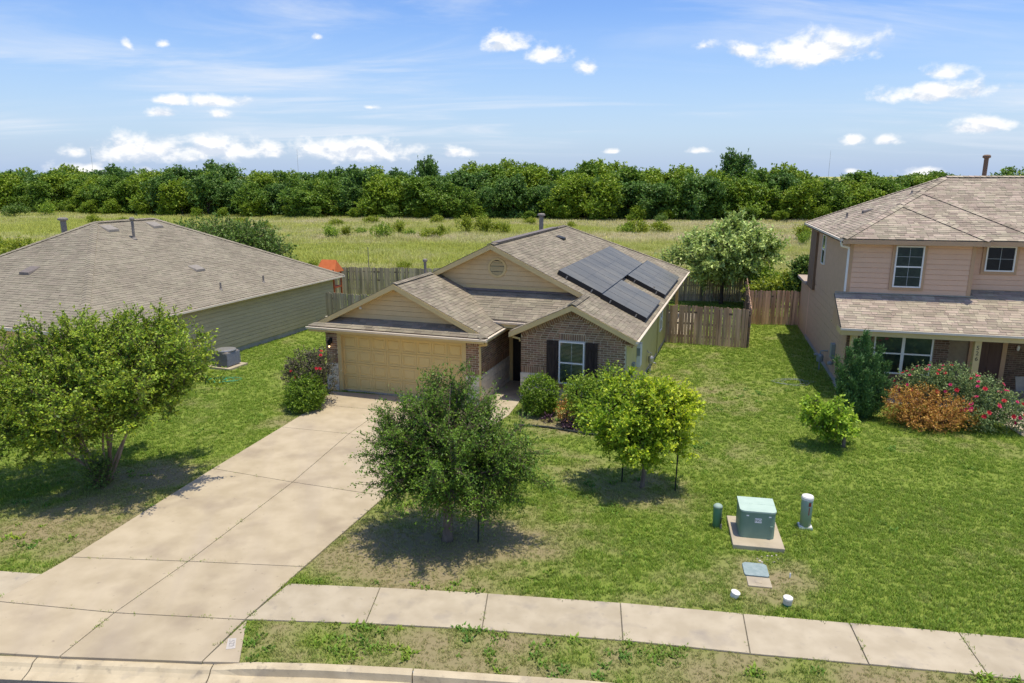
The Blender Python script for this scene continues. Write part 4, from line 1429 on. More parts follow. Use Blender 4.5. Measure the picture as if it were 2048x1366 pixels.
def build_right_house():
    H = empty('two_storey_house', (*RIGHT_O, 0), RIGHT_A, label='two-storey pinkish tan house with porch on the right edge', cat='house')
    t, ze = .48, 5.58
    EL = -.35
    # stepped hipped roof
    hm = 4.5
    w1, w2 = 2.35, 3.3
    e1, e2, em = -.40, -.15, .10
    RE = 9.1
    left = dict(o=(EL, 0, ze), e=(0, 1), i=(1, 0), t=t, W=hm, front=True, lo=lambda w: e1 + w if w < w1 else (e2 + w if w < w2 else em + w), hi=lambda w: RE - w * (RE - em - hm) / hm,
                poly=[(e1, 0), (RE, 0), (em + hm, hm), (em + w2, w2), (e2 + w2, w2), (e2 + w1, w1), (e1 + w1, w1)])
    b1 = dict(o=(EL, e1, ze), e=(1, 0), i=(0, 1), t=t, W=w1, front=True, lo=lambda w: w, hi=lambda w: 2 * w1 - w, poly=[(0, 0), (2 * w1, 0), (w1, w1)])
    b2 = dict(o=(EL, e2, ze), e=(1, 0), i=(0, 1), t=t, W=w2, front=True, lo=lambda w: max(w, min(2 * w1 - .2 - w, 2 * w1)) if w < w1 - .1 else w, hi=lambda w: 2 * w2 - w,
              poly=[(2 * w1 - .25, 0), (2 * w2, 0), (w2, w2), (w1 - .2, w1 - .2)])
    bm = dict(o=(EL, em, ze), e=(1, 0), i=(0, 1), t=t, W=hm, front=True, lo=lambda w: max(w, 2 * w2 - .25 - w), hi=lambda w: 12.4,
              poly=[(2 * w2 - .25, 0), (12.4, 0), (12.4, hm), (hm, hm), (w2 - .12, w2 - .12)])
    r1 = dict(o=(EL + 2 * w1, 0, ze), e=(0, 1), i=(-1, 0), t=t, W=w1, lo=lambda w: e1 + w, hi=lambda w: e2 + .25 + w, poly=[(e1, 0), (e2 + .25, 0), (e2 + .25 + w1, w1), (e1 + w1, w1)])
    r2 = dict(o=(EL + 2 * w2, 0, ze), e=(0, 1), i=(-1, 0), t=t, W=w2, lo=lambda w: e2 + w, hi=lambda w: em + .25 + w, poly=[(e2, 0), (em + .25, 0), (em + .25 + w2, w2), (e2 + w2, w2)])
    tr_ = t * hm / (RE - em - hm)
    rear = dict(o=(EL, RE, ze), e=(1, 0), i=(0, -1), t=tr_, W=RE - em - hm, lo=lambda w: w * hm / (RE - em - hm), hi=lambda w: 12.4,
                poly=[(0, 0), (12.4, 0), (12.4, RE - em - hm), (hm, RE - em - hm)])
    # porch roof
    zp, vp = 2.62, -1.92
    tp = (3.56 - zp) / (0 - vp)
    porch = dict(o=(-.40, vp, zp), e=(1, 0), i=(0, 1), t=tp, W=2.5, front=True, lo=lambda w: 0 if w < 1.9 else 4.46, hi=lambda w: 12.4,
                 poly=[(0, 0), (12.4, 0), (12.4, 2.5), (4.46, 2.5), (4.46, 1.92), (0, 1.92)])
    rf = roof(H, [left, b1, b2, bm, r1, r2, rear, porch], 'shingle_right', 280, Vector((3, -8, 4)))
    zr = ze + t * hm
    ridge_caps(rf, [((EL, e1, ze), (EL + w1, e1 + w1, ze + t * w1)), ((EL + 2 * w1, e1, ze), (EL + w1, e1 + w1, ze + t * w1)), ((EL + w1, e2 + w1, ze + t * w1), (EL + w2, e2 + w2, ze + t * w2)),
                    ((EL + 2 * w2, e2, ze), (EL + w2, e2 + w2, ze + t * w2)), ((EL + w2, em + w2, ze + t * w2), (EL + hm, em + hm, zr)), ((EL + hm, em + hm, zr), (12.0, em + hm, zr)), ((EL, RE, ze), (EL + hm, em + hm, zr))],
               'shingle_right', .16)
    # upper walls
    up = MB()
    up.box(0, 4.05, 0, .14, 3.2, ze - .16)
    up.box(3.91, 4.05, .14, .5, 3.2, ze - .16)
    up.box(3.91, 12, .42, .56, 3.2, ze - .16)
    up.box(0, .14, .14, RE - .4, 3.10, ze - .16)
    up.box(0, 12, RE - .55, RE - .4, 0, ze - .16)
    up = up.build('upper_wall', 'pink_siding', H)
    siding(up, (0, 0), (1, 0), (0, -1), 3.60, ze - .18, .185, lambda z: (.10, 3.95), 'pink_siding')
    siding(up, (4.05, .42), (1, 0), (0, -1), 3.80, ze - .18, .185, lambda z: (.0, 7.9), 'pink_siding')
    MB().box(-.02, .10, -.042, .0, 3.56, ze - .17).build('corner_board', 'pink_trim', up)
    MB().box(3.95, 4.07, -.042, .0, 3.56, ze - .17).build('corner_board', 'pink_trim', up)
    MB().box(4.052, 4.075, .0, .41, 3.6, ze - .17).build('corner_board', 'pink_trim', up)
    window(up, (0, 0), (1, 0), (0, -1), 1.50, 2.43, 3.84, 5.34, cols=2, rows=2, blind=False, trim='pink_trim', proud=.034, back='pane_reflection')
    window(up, (0, .42), (1, 0), (0, -1), 4.52, 5.45, 4.46, 5.36, sash=False, cols=2, rows=2, blind=False, trim='pink_trim', proud=.034)
    # smooth left side wall panels, upper storey slightly overhanging the lower one
    sw = MB().box(-.035, -.002, -.01, RE - .5, 3.06, ze - .17).build('upper_side_wall', 'pink_stucco', H)
    window(sw, (-.035, 0), (0, -1), (-1, 0), -5.55, -4.85, 4.02, 5.30, cols=1, blind=False, grid=False)
    lw = MB()
    lw.box(0, .14, 0, RE - .5, .18, 3.2)
    lw.box(0, .14, -1.1, 0, .18, 2.80)
    lw = lw.build('lower_side_wall', 'pink_stucco', H)
    siding(lw, (0, -1.0), (0, 1), (-1, 0), .2, 3.05, .30, lambda z: (0 if z < 2.6 else 1.0, RE + .2), 'pink_stucco', .022, .012)
    MB().box(-.02, 12, -1.12, RE - .5, -.15, .175).build('foundation', 'slab_grey', H)
    # rear end of the left upper wall, eave shade put into its brown
    ch = MB().box(-.14, -.036, 7.0, RE - .45, 2.6, ze - .2).build('rear_wall_shaded', 'flue_and_shade_brown', H)
    MB().box(0, 3.0, RE - .4, 11.4, -.1, 2.6).build('rear_extension', 'pink_stucco', H)
    MB().box(-.2, 3.2, RE - .4, 11.6, 2.6, 2.72).build('extension_roof', 'shingle_right', H)
    # soffit, fascia, gutters
    fa = MB()
    fa.box(EL - .01, EL + 2 * w1 + .02, e1 - .01, e1 + .025, ze - .19, ze - .03)
    fa.box(EL + 2 * w1 + .02, 12, e2 - .01, e2 + .025, ze - .19, ze - .03)
    fa.box(EL + 2 * w1 - .02, EL + 2 * w1 + .015, e1 + .025, e2 + .1, ze - .19, ze - .03)
    fa.build('fascia', 'pink_trim', H)
    so = MB()
    so.box(EL, 4.3, e1 + .025, .0, ze - .185, ze - .17)
    so.box(4.3, 12, e2 + .025, .42, ze - .185, ze - .17)
    so.box(EL, -.04, .0, RE, ze - .185, ze - .17)
    so.build('soffit', 'pink_trim', H)
    MB().box(EL - .08, EL - .0, e1 + .0, RE, ze - .09, ze - .015).build('gutter', 'gutter_white', H)
    MB().box(-.42, 12, vp - .08, vp - .002, zp - .085, zp - .01).build('gutter', 'gutter_white', H)
    pf = MB()
    pf.box(-.38, 12, vp + .0, vp + .04, zp - .26, zp - .06)
    pf.box(-.40, -.36, vp + .04, -1.1, zp - .26, zp - .06)
    pf.build('porch_fascia', 'tan_trim', H)
    MB().box(-.36, 12, vp + .04, .4, zp - .20, zp - .185).build('porch_ceiling', 'tan_trim', H)
    # side cheek of the porch roof
    MB().prism([(-.37, -1.9, zp - .2), (-.37, 0, zp - .2), (-.37, 0, 3.45), (-.37, -1.9, zp - .08)], (.03, 0, 0)).build('porch_cheek', 'pink_trim', H)
    MB().box(-.38, 4.15, -.06, .0, 3.57, 3.60).build('step_flashing', 'grey_metal', H)
    MB().tube([(EL - .05, e1 + .1, ze - .12), (EL, e1 + .15, ze - .28), (-.06, -.03, ze - .36), (-.06, -.05, ze - .5), (-.06, -.05, 3.62)], .04, 6).build('downspout', 'white_vinyl', H)
    # ground floor brick front
    gf = MB()
    gf.box(0, 3.3, -1.1, -.95, -.1, 2.5)
    gf.box(3.15, 3.3, -.95, .35, -.1, 2.5)
    gf.box(3.15, 12, .35, .5, -.1, 2.5)
    gf = gf.build('front_wall', 'dark_mortar', H)
    rc = brick_rects(.05, 2.42, lambda z: (0, 3.3), [(.84, 2.84, .84, 2.42)])
    rc.sort(key=lambda q: q[2] * -1)
    place_bricks(gf, (0, -1.1), (1, 0), (0, -1), rc, 'dark_brick', 140)
    place_bricks(gf, (0, .35), (1, 0), (0, -1), brick_rects(.05, 2.42, lambda z: (5.65, 9.5)), 'dark_brick', 140)
    place_bricks(gf, (3.3, -.95), (0, 1), (1, 0), brick_rects(.05, 2.42, lambda z: (0, 1.3)), 'dark_brick', 0)
    place_bricks(gf, (0, -1.1), (0, 1), (-1, 0), brick_rects(.2, 2.6, lambda z: (0, .35)), 'dark_brick', 0)
    window(gf, (0, -1.1), (1, 0), (0, -1), .88, 2.78, .88, 2.36, double=True, grid=False, blind=False, proud=.004, back='pane_reflection')
    d = MB().box(4.55, 5.47, .30, .345, .05, 2.10).build('front_door', 'door_brown', H)
    for (a, b, c, e) in ((4.65, 4.97, 1.15, 1.95), (5.05, 5.37, 1.15, 1.95), (4.65, 4.97, .2, 1.0), (5.05, 5.37, .2, 1.0)):
        MB().box(a, b, .286, .30, c, e).build('door_panel', 'door_brown', d)
    jm = MB()
    jm.box(4.40, 4.55, .28, .349, 0, 2.3)
    jm.box(5.47, 5.62, .28, .349, 0, 2.3)
    jm.box(4.55, 5.47, .28, .349, 2.10, 2.3)
    jm.build('door_frame', 'pink_trim', H)
    for (x, n) in ((-.02, 0), (3.84, 1)):
        p = MB().box(x, x + .20, -1.82, -1.62, -.05, zp - .2).build('porch_post', 'tan_trim', H)
        if n:
            text('5\n2\n6', p, (x + .10, -1.825, 1.92), .20, (math.pi / 2, 0, 0), 'sticker_black', 'house_number', True)
    MB().box(-.1, 12, -2.0, .35, -.12, .04).build('porch_slab', 'walk_concrete', H)
    wl = MB().lathe([(.03, 0), (.05, .05), (.05, .15), (.02, .2)], 8, (5.95, .26, 1.65)).build('wall_lamp', 'white_vinyl', H)
    # meters
    MB().box(-.16, -.012, .75, 1.05, .85, 1.42).build('electric_meter', 'meter_grey', H)
    MB().lathe([(.10, 0), (.11, .03), (.10, .10), (.02, .12)], 14, (-.13, .90, .58)).build('meter_dial', 'meter_grey', H)
    gm = MB()
    gm.lathe([(.03, 0), (.13, .02), (.14, .10), (.14, .26), (.10, .32), (.02, .34)], 12, (-.30, 2.2, .35))
    gm.tube([(-.30, 2.2, .66), (-.30, 2.2, .80), (-.12, 2.2, .82), (-.02, 2.2, .82)], .03, 6)
    gm.tube([(-.30, 2.2, .40), (-.30, 2.2, -.05)], .03, 6)
    gm.lathe([(.02, 0), (.10, .01), (.10, .05), (.02, .07)], 12, (-.45, 2.2, .62))
    gm.tube([(-.45, 2.2, .60), (-.30, 2.2, .60)], .025, 6)
    gm.build('gas_meter', 'meter_grey', H)
    MB().tube([(-.04, 1.25, 1.1), (-.04, 1.25, .75), (-.04, .9, .72)], .02, 6).build('conduit', 'pipe_grey', H)
    roof_box_vent(rf, left, 4.0, 1.62, 'vent_brown', .34)
    roof_pipe(rf, left, 4.6, .95, .26, .04)
    roof_pipe(rf, left, 3.75, 3.1, .16, .04)
    roof_pipe(rf, rear, 6.15, 3.6, 1.2, .085, 'flue_and_shade_brown', True, 'flue_pipe')
    return H


build_left_house()
build_right_house()


# ------------------------------------------------------------------ fences
def picket_mesh(w, h, th, mat):
    m = MB()
    c = w * .22
    m.prism([(-w / 2, 0, 0), (w / 2, 0, 0), (w / 2, 0, h - c), (w / 2 - c, 0, h), (-w / 2 + c, 0, h), (-w / 2, 0, h - c)], (0, th, 0))
    return m.mesh('picket', mat)


def fence(a, b, label, mat, h=1.82, pitch=.143, seed=1, rails_back=True, group='wooden privacy fences'):
    r = random.Random(seed)
    a, b = Vector((*a, 0)), Vector((*b, 0))
    d = b - a
    n = int(d.length / pitch)
    rz = math.atan2(d.y, d.x)
    F = empty('wooden_fence', a, rz, label=label, cat='fence', group=group)
    ms = [picket_mesh(pitch - .008 - .004 * k, h + dh, .018, mat) for k, dh in enumerate((-.02, .0, .015, .03))]
    for k in range(n):
        link('picket', r.choice(ms), F, (pitch * (k + .5), r.uniform(-.004, .004), .02), (r.gauss(0, .008), r.gauss(0, .007), 0))
    L = n * pitch
    for z in (.35, .95, 1.5):
        MB().box(0, L, .022, .060, z, z + .09).build('rail', 'fence_rail', F)
    x = 0.06
    while x < L:
        MB().box(x - .045, x + .045, .062, .15, 0, h - .08).build('post', 'fence_rail', F)
        x += 2.4
    return F


fence((7.30, 33.46), (10.92, 32.26), 'weathered brown picket fence joining the right wall of the middle house', 'fence_front', seed=1)
fence((12.45, 37.75), (15.35, 37.45), 'brown picket fence at the left corner of the two-storey house', 'fence_front', seed=2)
fence((10.95, 32.30), (14.45, 43.9), 'picket fence running back between the middle and the two-storey house', 'fence_front', seed=3)
fence((-24.0, 49.35), (10.2, 45.25), 'long grey picket fence behind the middle house and the play set', 'fence_back', seed=4)
fence((10.3, 45.25), (27.0, 43.9), 'dark picket fence behind the pale flowering tree on the right', 'fence_back', seed=5)
fence((-9.75, 37.10), (-6.4, 35.98), 'grey picket fence between the left house and the garage', 'fence_back', seed=6)


# ------------------------------------------------------------------ plants
def leaf_mesh(name, C, D, size, mat, r, tint, aspect=.5, fold=.25, face=.9):
    n = len(C)
    D = D / (np.linalg.norm(D, axis=1, keepdims=True) + 1e-9)
    # blades turn their upper side towards the light, unevenly
    cc = C.mean(0) - np.array([0, 0, .25 * (C[:, 2].max() - C[:, 2].min())])
    O = C - cc
    O /= (np.linalg.norm(O, axis=1, keepdims=True) + 1e-9)
    U = r.normal(size=(n, 3)) * .62 + face * (O * .55 + np.array([0, 0, .75]))
    S = np.cross(D, U)
    S /= (np.linalg.norm(S, axis=1, keepdims=True) + 1e-9)
    Nn = np.cross(S, D)
    L = (size * (.65 + .7 * r.random(n)))[:, None]
    Wd = L * aspect * .5
    base = C
    tip = C + D * L
    mid = C + D * L * .5
    V = np.stack([base, mid + S * Wd + Nn * Wd * fold, tip, mid - S * Wd + Nn * Wd * fold], 1).reshape(-1, 3)
    F = np.arange(n * 4).reshape(n, 4)
    return mesh_np(name, V, F, mat, tint)


def crown_points(lobes, ntw, per, length, r, centre, up=.35, wander=.45, shell=.45, ns=0, sl=.8, sr=.16):
    lobes = np.array(lobes, float)          # x y z rx rz
    vol = lobes[:, 3] ** 2 * lobes[:, 4]
    pick = r.choice(len(lobes), ntw, p=vol / vol.sum())
    d = r.normal(size=(ntw, 3))
    d /= np.linalg.norm(d, axis=1, keepdims=True)
    rad = r.random(ntw) ** shell
    lb = lobes[pick]
    P = lb[:, :3] + d * rad[:, None] * np.stack([lb[:, 3], lb[:, 3], lb[:, 4]], 1)
    out = (P - centre)
    out /= (np.linalg.norm(out, axis=1, keepdims=True) + 1e-6)
    dl = d
    T = out * .5 + dl * .5 + np.array([0, 0, up]) + r.normal(size=(ntw, 3)) * wander
    T /= np.linalg.norm(T, axis=1, keepdims=True)
    if ns:
        # twigs gather on leafy boughs, which leaves darker gaps between the boughs
        j = r.integers(0, ns, ntw)
        t_ = r.random(ntw) ** .75
        A, B = P[:ns], T[:ns]
        Lb = sl * (.6 + .6 * r.random(ns))
        P = A[j] + B[j] * (Lb[j] * (t_ - .55))[:, None] + r.normal(size=(ntw, 3)) * (sr * (1.15 - .65 * t_))[:, None]
        T = B[j] * .75 + r.normal(size=(ntw, 3)) * (.25 + wander * .6)
        T /= np.linalg.norm(T, axis=1, keepdims=True)
        rad = np.clip(rad[:ns][j] * .6 + .4 * t_, 0, 1)
    Ln = length * (.5 + r.random(ntw))
    k = np.tile((np.arange(per) + .5) / per, (ntw, 1))
    k = np.clip(k + r.normal(size=k.shape) * .08, 0, 1.05)
    C = P[:, None, :] + T[:, None, :] * (Ln[:, None, None] * k[..., None])
    droop = np.zeros_like(C)
    droop[..., 2] = -(k ** 2) * Ln[:, None] * .12
    C = C + droop + r.normal(size=C.shape) * .012
    D = T[:, None, :] * .55 + r.normal(size=C.shape) * .55
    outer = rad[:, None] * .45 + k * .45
    return P, T, Ln, C.reshape(-1, 3), D.reshape(-1, 3), outer.reshape(-1)


def twig_mesh(P, T, Ln, rad, mat='twig'):
    n = len(P)
    S = np.cross(T, np.array([0.3, .2, 1.0]))
    S /= (np.linalg.norm(S, axis=1, keepdims=True) + 1e-9)
    B = np.cross(T, S)
    E = P + T * Ln[:, None]
    a = P - T * (Ln[:, None] * .35)
    V = np.stack([a + S * rad, a - S * rad * .5 + B * rad * .87, a - S * rad * .5 - B * rad * .87, E], 1).reshape(-1, 3)
    i = np.arange(n)[:, None] * 4
    F = np.concatenate([i + np.array([[0, 1, 3]]), i + np.array([[1, 2, 3]]), i + np.array([[2, 0, 3]])])
    return mesh_np('twigs', V, F, mat)


def curved(a, b, r, bend=.15, n=6, sag=0.0):
    a, b = Vector(a), Vector(b)
    d = b - a
    o = Vector((r.normal(), r.normal(), r.normal() * .4)) * bend * d.length
    return [a + d * (k / n) + o * math.sin(math.pi * k / n) * .6 + Vector((0, 0, sag * math.sin(math.pi * k / n))) for k in range(n + 1)]


def tree(name, base, lobes, label, leaf_mat, bark, ntw, per, length, leaf, seed, trunk_r=.07, fork=1.0, limbs=6, stems=None, up=.35, wander=.45, shell=.45,
         aspect=.5, cat='tree', tintf=None, group=None, ns=0, sl=.8, sr=.16, sub=2, dz=0.0):
    r = np.random.default_rng(seed)
    T = empty(name, (base[0], base[1], 0), 0, label=label, cat=cat, group=group)
    lb = np.array(lobes, float)
    lb[:, 0] -= base[0]
    lb[:, 1] -= base[1]
    lb[:, 2] += dz
    c = np.average(lb[:, :3], axis=0, weights=lb[:, 3])
    c[2] -= lb[:, 4].mean() * .8
    tr = MB()
    starts = []
    if stems:
        for (ex, ey, ez, sr) in stems:
            p = curved((r.normal() * .10, r.normal() * .10, -.05), (ex, ey, ez), r, .06, 7)
            tr.tube(p, [sr * (1.25 - .7 * k / 7) for k in range(8)], 8)
            starts.append((p[-1], sr * .55))
            starts.append((p[5], sr * .7))
    else:
        p = [Vector((0, 0, -.1)), Vector((0, 0, .12)), Vector((.02, .01, fork * .5)), Vector((.0, .02, fork)), Vector((c[0] * .4, c[1] * .4, fork + (c[2] - fork) * .6)), Vector((c[0] * .8, c[1] * .8, c[2] + lb[:, 4].max() * .9))]
        tr.tube(p, [trunk_r * 1.5, trunk_r * 1.1, trunk_r, trunk_r * .92, trunk_r * .6, trunk_r * .2], 10)
        starts = [(p[3], trunk_r * .6), (p[4], trunk_r * .45)]
    ends = []
    for l in lb:
        for q in range(sub):
            s, sr = starts[min(range(len(starts)), key=lambda i: (starts[i][0] - Vector(l[:3])).length + r.random() * .8)]
            e = Vector(l[:3]) + Vector((r.normal() * l[3] * .45, r.normal() * l[3] * .45, r.normal() * l[4] * .3 + l[4] * .2))
            pp = curved(s, e, r, .10, 5)
            tr.tube(pp, [sr * .75 * (1 - .85 * k / 5) for k in range(6)], 6, cap=False)
            ends.append(pp)
    tr.build('trunk', bark, T, smooth=True)
    P, Tw, Ln, C, D, outer = crown_points(lb, ntw, per, length, r, c, up, wander, shell, ns, sl, sr)
    keep = C[:, 2] > .05
    C, D, outer = C[keep], D[keep], outer[keep]
    if tintf is not None:
        tint = tintf(C + np.array([base[0], base[1], 0]), outer, r)
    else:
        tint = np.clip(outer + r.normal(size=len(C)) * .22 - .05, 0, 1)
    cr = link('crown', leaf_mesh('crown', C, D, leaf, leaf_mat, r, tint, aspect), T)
    cr['kind'] = 'stuff'
    tw = link('twigs', twig_mesh(P, Tw, Ln, .006 if leaf < .12 else .012), cr)
    tw['kind'] = 'stuff'
    return T


CRAPE = [(-12.03, 17.35, 3.10, 1.12, .82), (-11.11, 17.95, 3.20, 1.25, .85), (-9.54, 17.65, 3.25, 1.30, .80), (-8.25, 17.35, 3.15, .88, .62), (-7.85, 17.15, 2.78, .52, .45), (-10.90, 16.65, 2.60, 1.25, .82),
         (-9.55, 16.85, 2.66, 1.25, .68), (-8.50, 16.65, 2.95, 1.0, .58), (-11.78, 16.45, 2.25, .92, .75), (-12.1, 16.25, 1.48, .62, .52), (-13.29, 17.05, 2.61, 1.10, 1.15), (-11.77, 17.85, 4.02, .42, .42),
         (-9.37, 17.95, 3.80, .95, .42), (-7.70, 17.75, 3.72, .22, .30), (-10.9, 18.6, 3.0, 1.2, .7), (-9.3, 18.5, 3.1, 1.1, .6), (-11.3, 16.3, 1.75, .85, .50), (-9.3, 16.6, 2.15, .95, .42), (-12.9, 16.6, 1.75, .8, .6), (-10.5, 16.2, 1.95, .9, .42), (-12.6, 15.9, 1.2, .6, .45)]
tree('crape_myrtle', (-10.6, 17.35), CRAPE, 'wide multi-stemmed crape myrtle tree on the left lawn', 'leaf_crape', 'bark_pale', 8600, 14, .34, .076, 21, ns=480, sl=1.0, sr=.13,
     stems=[(-1.6, -.4, 1.9, .034), (-.8, .2, 2.2, .036), (-.35, -.3, 2.2, .032), (.1, .1, 2.4, .040), (.45, -.3, 2.2, .032), (.9, .2, 2.3, .036), (1.4, .0, 2.3, .034), (-1.1, .6, 2.2, .03), (.2, .7, 2.3, .03), (-.55, -.1, 2.3, .028), (.28, .3, 2.4, .028)],
     up=.75, wander=.35, shell=.40, aspect=.55, sub=3)
tree('sucker_shoots', (-10.55, 17.1), [(-10.5, 17.0, .35, .30, .32), (-10.5, 16.95, .62, .26, .25)], 'small bush of green suckers at the foot of the crape myrtle', 'leaf_vine', 'bark_dark', 240, 10, .22, .05, 22, trunk_r=.02, fork=.15, up=.8,
     cat='bush')
MID = [(-1.42, 14.45, 2.05, 1.18, .82), (-2.28, 14.50, 2.25, .62, .50), (-.52, 14.45, 2.00, .74, .60), (-1.45, 14.75, 2.75, .70, .46), (-1.80, 14.75, 3.18, .22, .32), (-1.2, 14.8, 3.38, .20, .30), (-.75, 14.7, 3.08, .22, .35), (-2.2, 14.7, 2.90, .25, .30), (-1.83, 14.30, 1.50, .86, .40), (-.75, 14.30, 1.40, .76, .38), (-2.38, 14.4, 1.72, .55, .34), (-.12, 14.4, 1.60, .52, .42)]
tree('elm_tree', (-1.41, 14.35), MID, 'dark green feathery young elm tree between the driveway and front lawn', 'leaf_elm', 'bark_grey', 6600, 15, .36, .060, 23, ns=320, sl=1.10, sr=.095, trunk_r=.10, fork=1.05,
     up=.18, wander=.30, shell=.50, aspect=.42, sub=3)
# a few long shoots leaving the crown of the elm
YEL = [(3.21, 17.14, 1.80, 1.15, .82), (2.50, 17.29, 1.62, .66, .52), (4.00, 17.12, 1.92, .66, .64), (3.34, 17.29, 2.42, .76, .36), (3.43, 16.85, 1.32, .85, .36)]


def yel_tint(C, outer, r):
    return np.clip((outer - .40) * .9 + (C[:, 0] - 3.0) * .21 + r.normal(size=len(C)) * .22 + .08, 0, 1)


tree('yellow_leaved_tree', (3.34, 17.09), YEL, 'young tree with yellowing leaves held by black stakes on the front lawn', 'leaf_yellow', 'bark_grey', 3000, 13, .28, .085, 24, ns=210, sl=.6, sr=.11, trunk_r=.052, fork=.75, up=.3, wander=.5, aspect=.55, tintf=yel_tint, sub=2)
tree('sapling', (9.75, 19.92), [(9.25, 19.95, 1.0, .55, .42), (9.05, 19.9, .75, .40, .35), (9.55, 19.9, .78, .50, .42), (9.2, 20.0, 1.42, .30, .26), (9.62, 20.0, .50, .40, .26)], 'leaning bright green sapling on the lawn before the two-storey house', 'leaf_lime', 'bark_grey', 620, 12, .24, .095, 25, ns=60, sl=.5, sr=.08,
     trunk_r=.055, fork=.32, up=.35, aspect=.55)
tree('flowering_tree', (13.0, 44.1), [(12.71, 44.2, 3.1, 2.1, 1.4), (14.02, 44.3, 3.75, 1.55, 1.15), (11.52, 44.2, 2.7, 1.3, 1.0), (14.47, 44.0, 2.5, 1.25, .9), (10.1, 44.4, 2.7, .65, .9), (13.14, 44.0, 2.2, 1.7, .7), (15.46, 44.2, 3.1, .8, .8), (13.2, 44.4, 4.6, .9, .65)],
     'large pale green tree over the dark back fence right of the middle house', 'leaf_pale', 'bark_dark', 2600, 12, .55, .20, 26, ns=170, sl=1.2, sr=.25, trunk_r=.12, fork=.7, up=.35, aspect=.5)


def bush(name, base, lobes, label, mat, n, leaf, seed, per=8, length=.14, up=.25, cat='shrub', group=None, aspect=.6, shell=.25, tintf=None, wander=.5):
    r = np.random.default_rng(seed)
    B = empty(name, (base[0], base[1], 0), label=label, cat=cat, group=group)
    lb = np.array(lobes, float)
    lb[:, 0] -= base[0]
    lb[:, 1] -= base[1]
    st = MB()
    for l in lb:
        for q in range(3):
            e = (l[0] + r.normal() * l[3] * .3, l[1] + r.normal() * l[3] * .3, l[2] + l[4] * .3)
            st.tube(curved((l[0] * .3, l[1] * .3, -.03), e, r, .1, 4), [.022, .02, .016, .012, .006], 5, cap=False)
    st.build('stems', 'bark_dark', B)
    P, Tw, Ln, C, D, outer = crown_points(lb, n, per, length, r, np.array([lb[:, 0].mean(), lb[:, 1].mean(), .1]), up, wander, shell)
    k = C[:, 2] > .02
    C, D, outer = C[k], D[k], outer[k]
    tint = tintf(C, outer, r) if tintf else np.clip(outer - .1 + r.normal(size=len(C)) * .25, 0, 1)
    f = link('foliage', leaf_mesh('foliage', C, D, leaf, mat, r, tint, aspect), B)
    f['kind'] = 'stuff'
    return B


def flower_mesh(mat, rad, seed):
    r = random.Random(seed)
    m = MB()
    for ring, (n, tilt, s) in enumerate(((6, .35, 1.0), (5, .8, .75), (3, 1.2, .5))):
        for j in range(n):
            a = 2 * math.pi * (j + ring * .4 + r.random() * .3) / n
            d = Vector((math.cos(a) * math.cos(tilt), math.sin(a) * math.cos(tilt), math.sin(tilt)))
            t = Vector((-math.sin(a), math.cos(a), 0))
            L = rad * s
            m.add([(0, 0, 0), tuple(d * L * .6 + t * L * .42), tuple(d * L), tuple(d * L * .6 - t * L * .42)], [(0, 1, 2, 3)])
    return m.mesh('flower', mat)


def add_flowers(B, base, lobes, n, mats, rad, seed, view=Vector((-.5, -.8, .35))):
    r = np.random.default_rng(seed)
    fm = [flower_mesh(m, rad * s, i) for i, (m, s) in enumerate([(m, s) for m in mats for s in (.75, 1.0)])]
    lb = np.array(lobes, float)
    k = 0
    while k < n:
        l = lb[r.integers(len(lb))]
        d = Vector(r.normal(size=3)).normalized()
        if d.dot(view) < .05 or d.z < -.2:
            continue
        p = Vector((l[0] + d.x * l[3] * 1.12 - base[0], l[1] + d.y * l[3] * 1.12 - base[1], l[2] + d.z * l[4] * 1.12))
        # skip when buried inside another lobe
        if any(((p.x + base[0] - q[0]) / q[3]) ** 2 + ((p.y + base[1] - q[1]) / q[3]) ** 2 + ((p.z - q[2]) / q[4]) ** 2 < .85 for q in lb):
            continue
        o = link('flower', fm[r.integers(len(fm))], B, p)
        o.rotation_euler = Vector((d.x, d.y, d.z + .3)).to_track_quat('Z', 'Y').to_euler()
        k += 1


bush('boxwood', (.92, 22.95), [(.92, 22.95, .68, .60, .62), (.92, 22.95, .35, .55, .35)], 'clipped round bright green boxwood left of the front window', 'leaf_box', 1500, .055, 31, per=9, length=.13, shell=.16, up=.3, wander=.4)
bush('boxwood', (-6.98, 23.35), [(-7.0, 23.35, .62, .62, .58), (-7.05, 23.3, .30, .6, .3)], 'round green shrub beside the driveway in front of the dark rose bush', 'leaf_box', 1300, .055, 32, per=9, length=.13, shell=.18, up=.3, wander=.4)
RD = [(-7.05, 24.0, 1.25, .70, .60), (-6.65, 24.15, 1.45, .45, .45), (-7.45, 23.9, .95, .45, .55), (-6.5, 24.0, .85, .40, .6)]
b = bush('rose_bush', (-7.0, 24.0), RD, 'dark reddish rose bush with red flowers at the left garage pier', 'leaf_rose_dark', 950, .06, 33, per=9, length=.2, shell=.3)
add_flowers(b, (-7.0, 24.0), RD, 7, ['petal_red'], .07, 34)
bush('foundation_shrub', (2.6, 22.0), [(2.3, 22.0, .85, .62, .60), (2.9, 22.1, .95, .65, .60), (3.4, 22.3, .80, .55, .55), (2.6, 21.8, .50, .75, .45), (3.2, 22.6, 1.35, .30, .40), (2.0, 22.4, 1.15, .30, .25)], 'loose light green shrub under the front window behind the yellowing tree', 'leaf_shrub', 1300, .07, 35, per=10, length=.28, shell=.3, up=.45)
bush('dry_plant', (1.72, 21.75), [(1.72, 21.75, .42, .22, .36)], 'small dry brown plant right of the clipped boxwood', 'leaf_orange', 90, .06, 36, per=7, length=.25, up=.6, cat='plant')
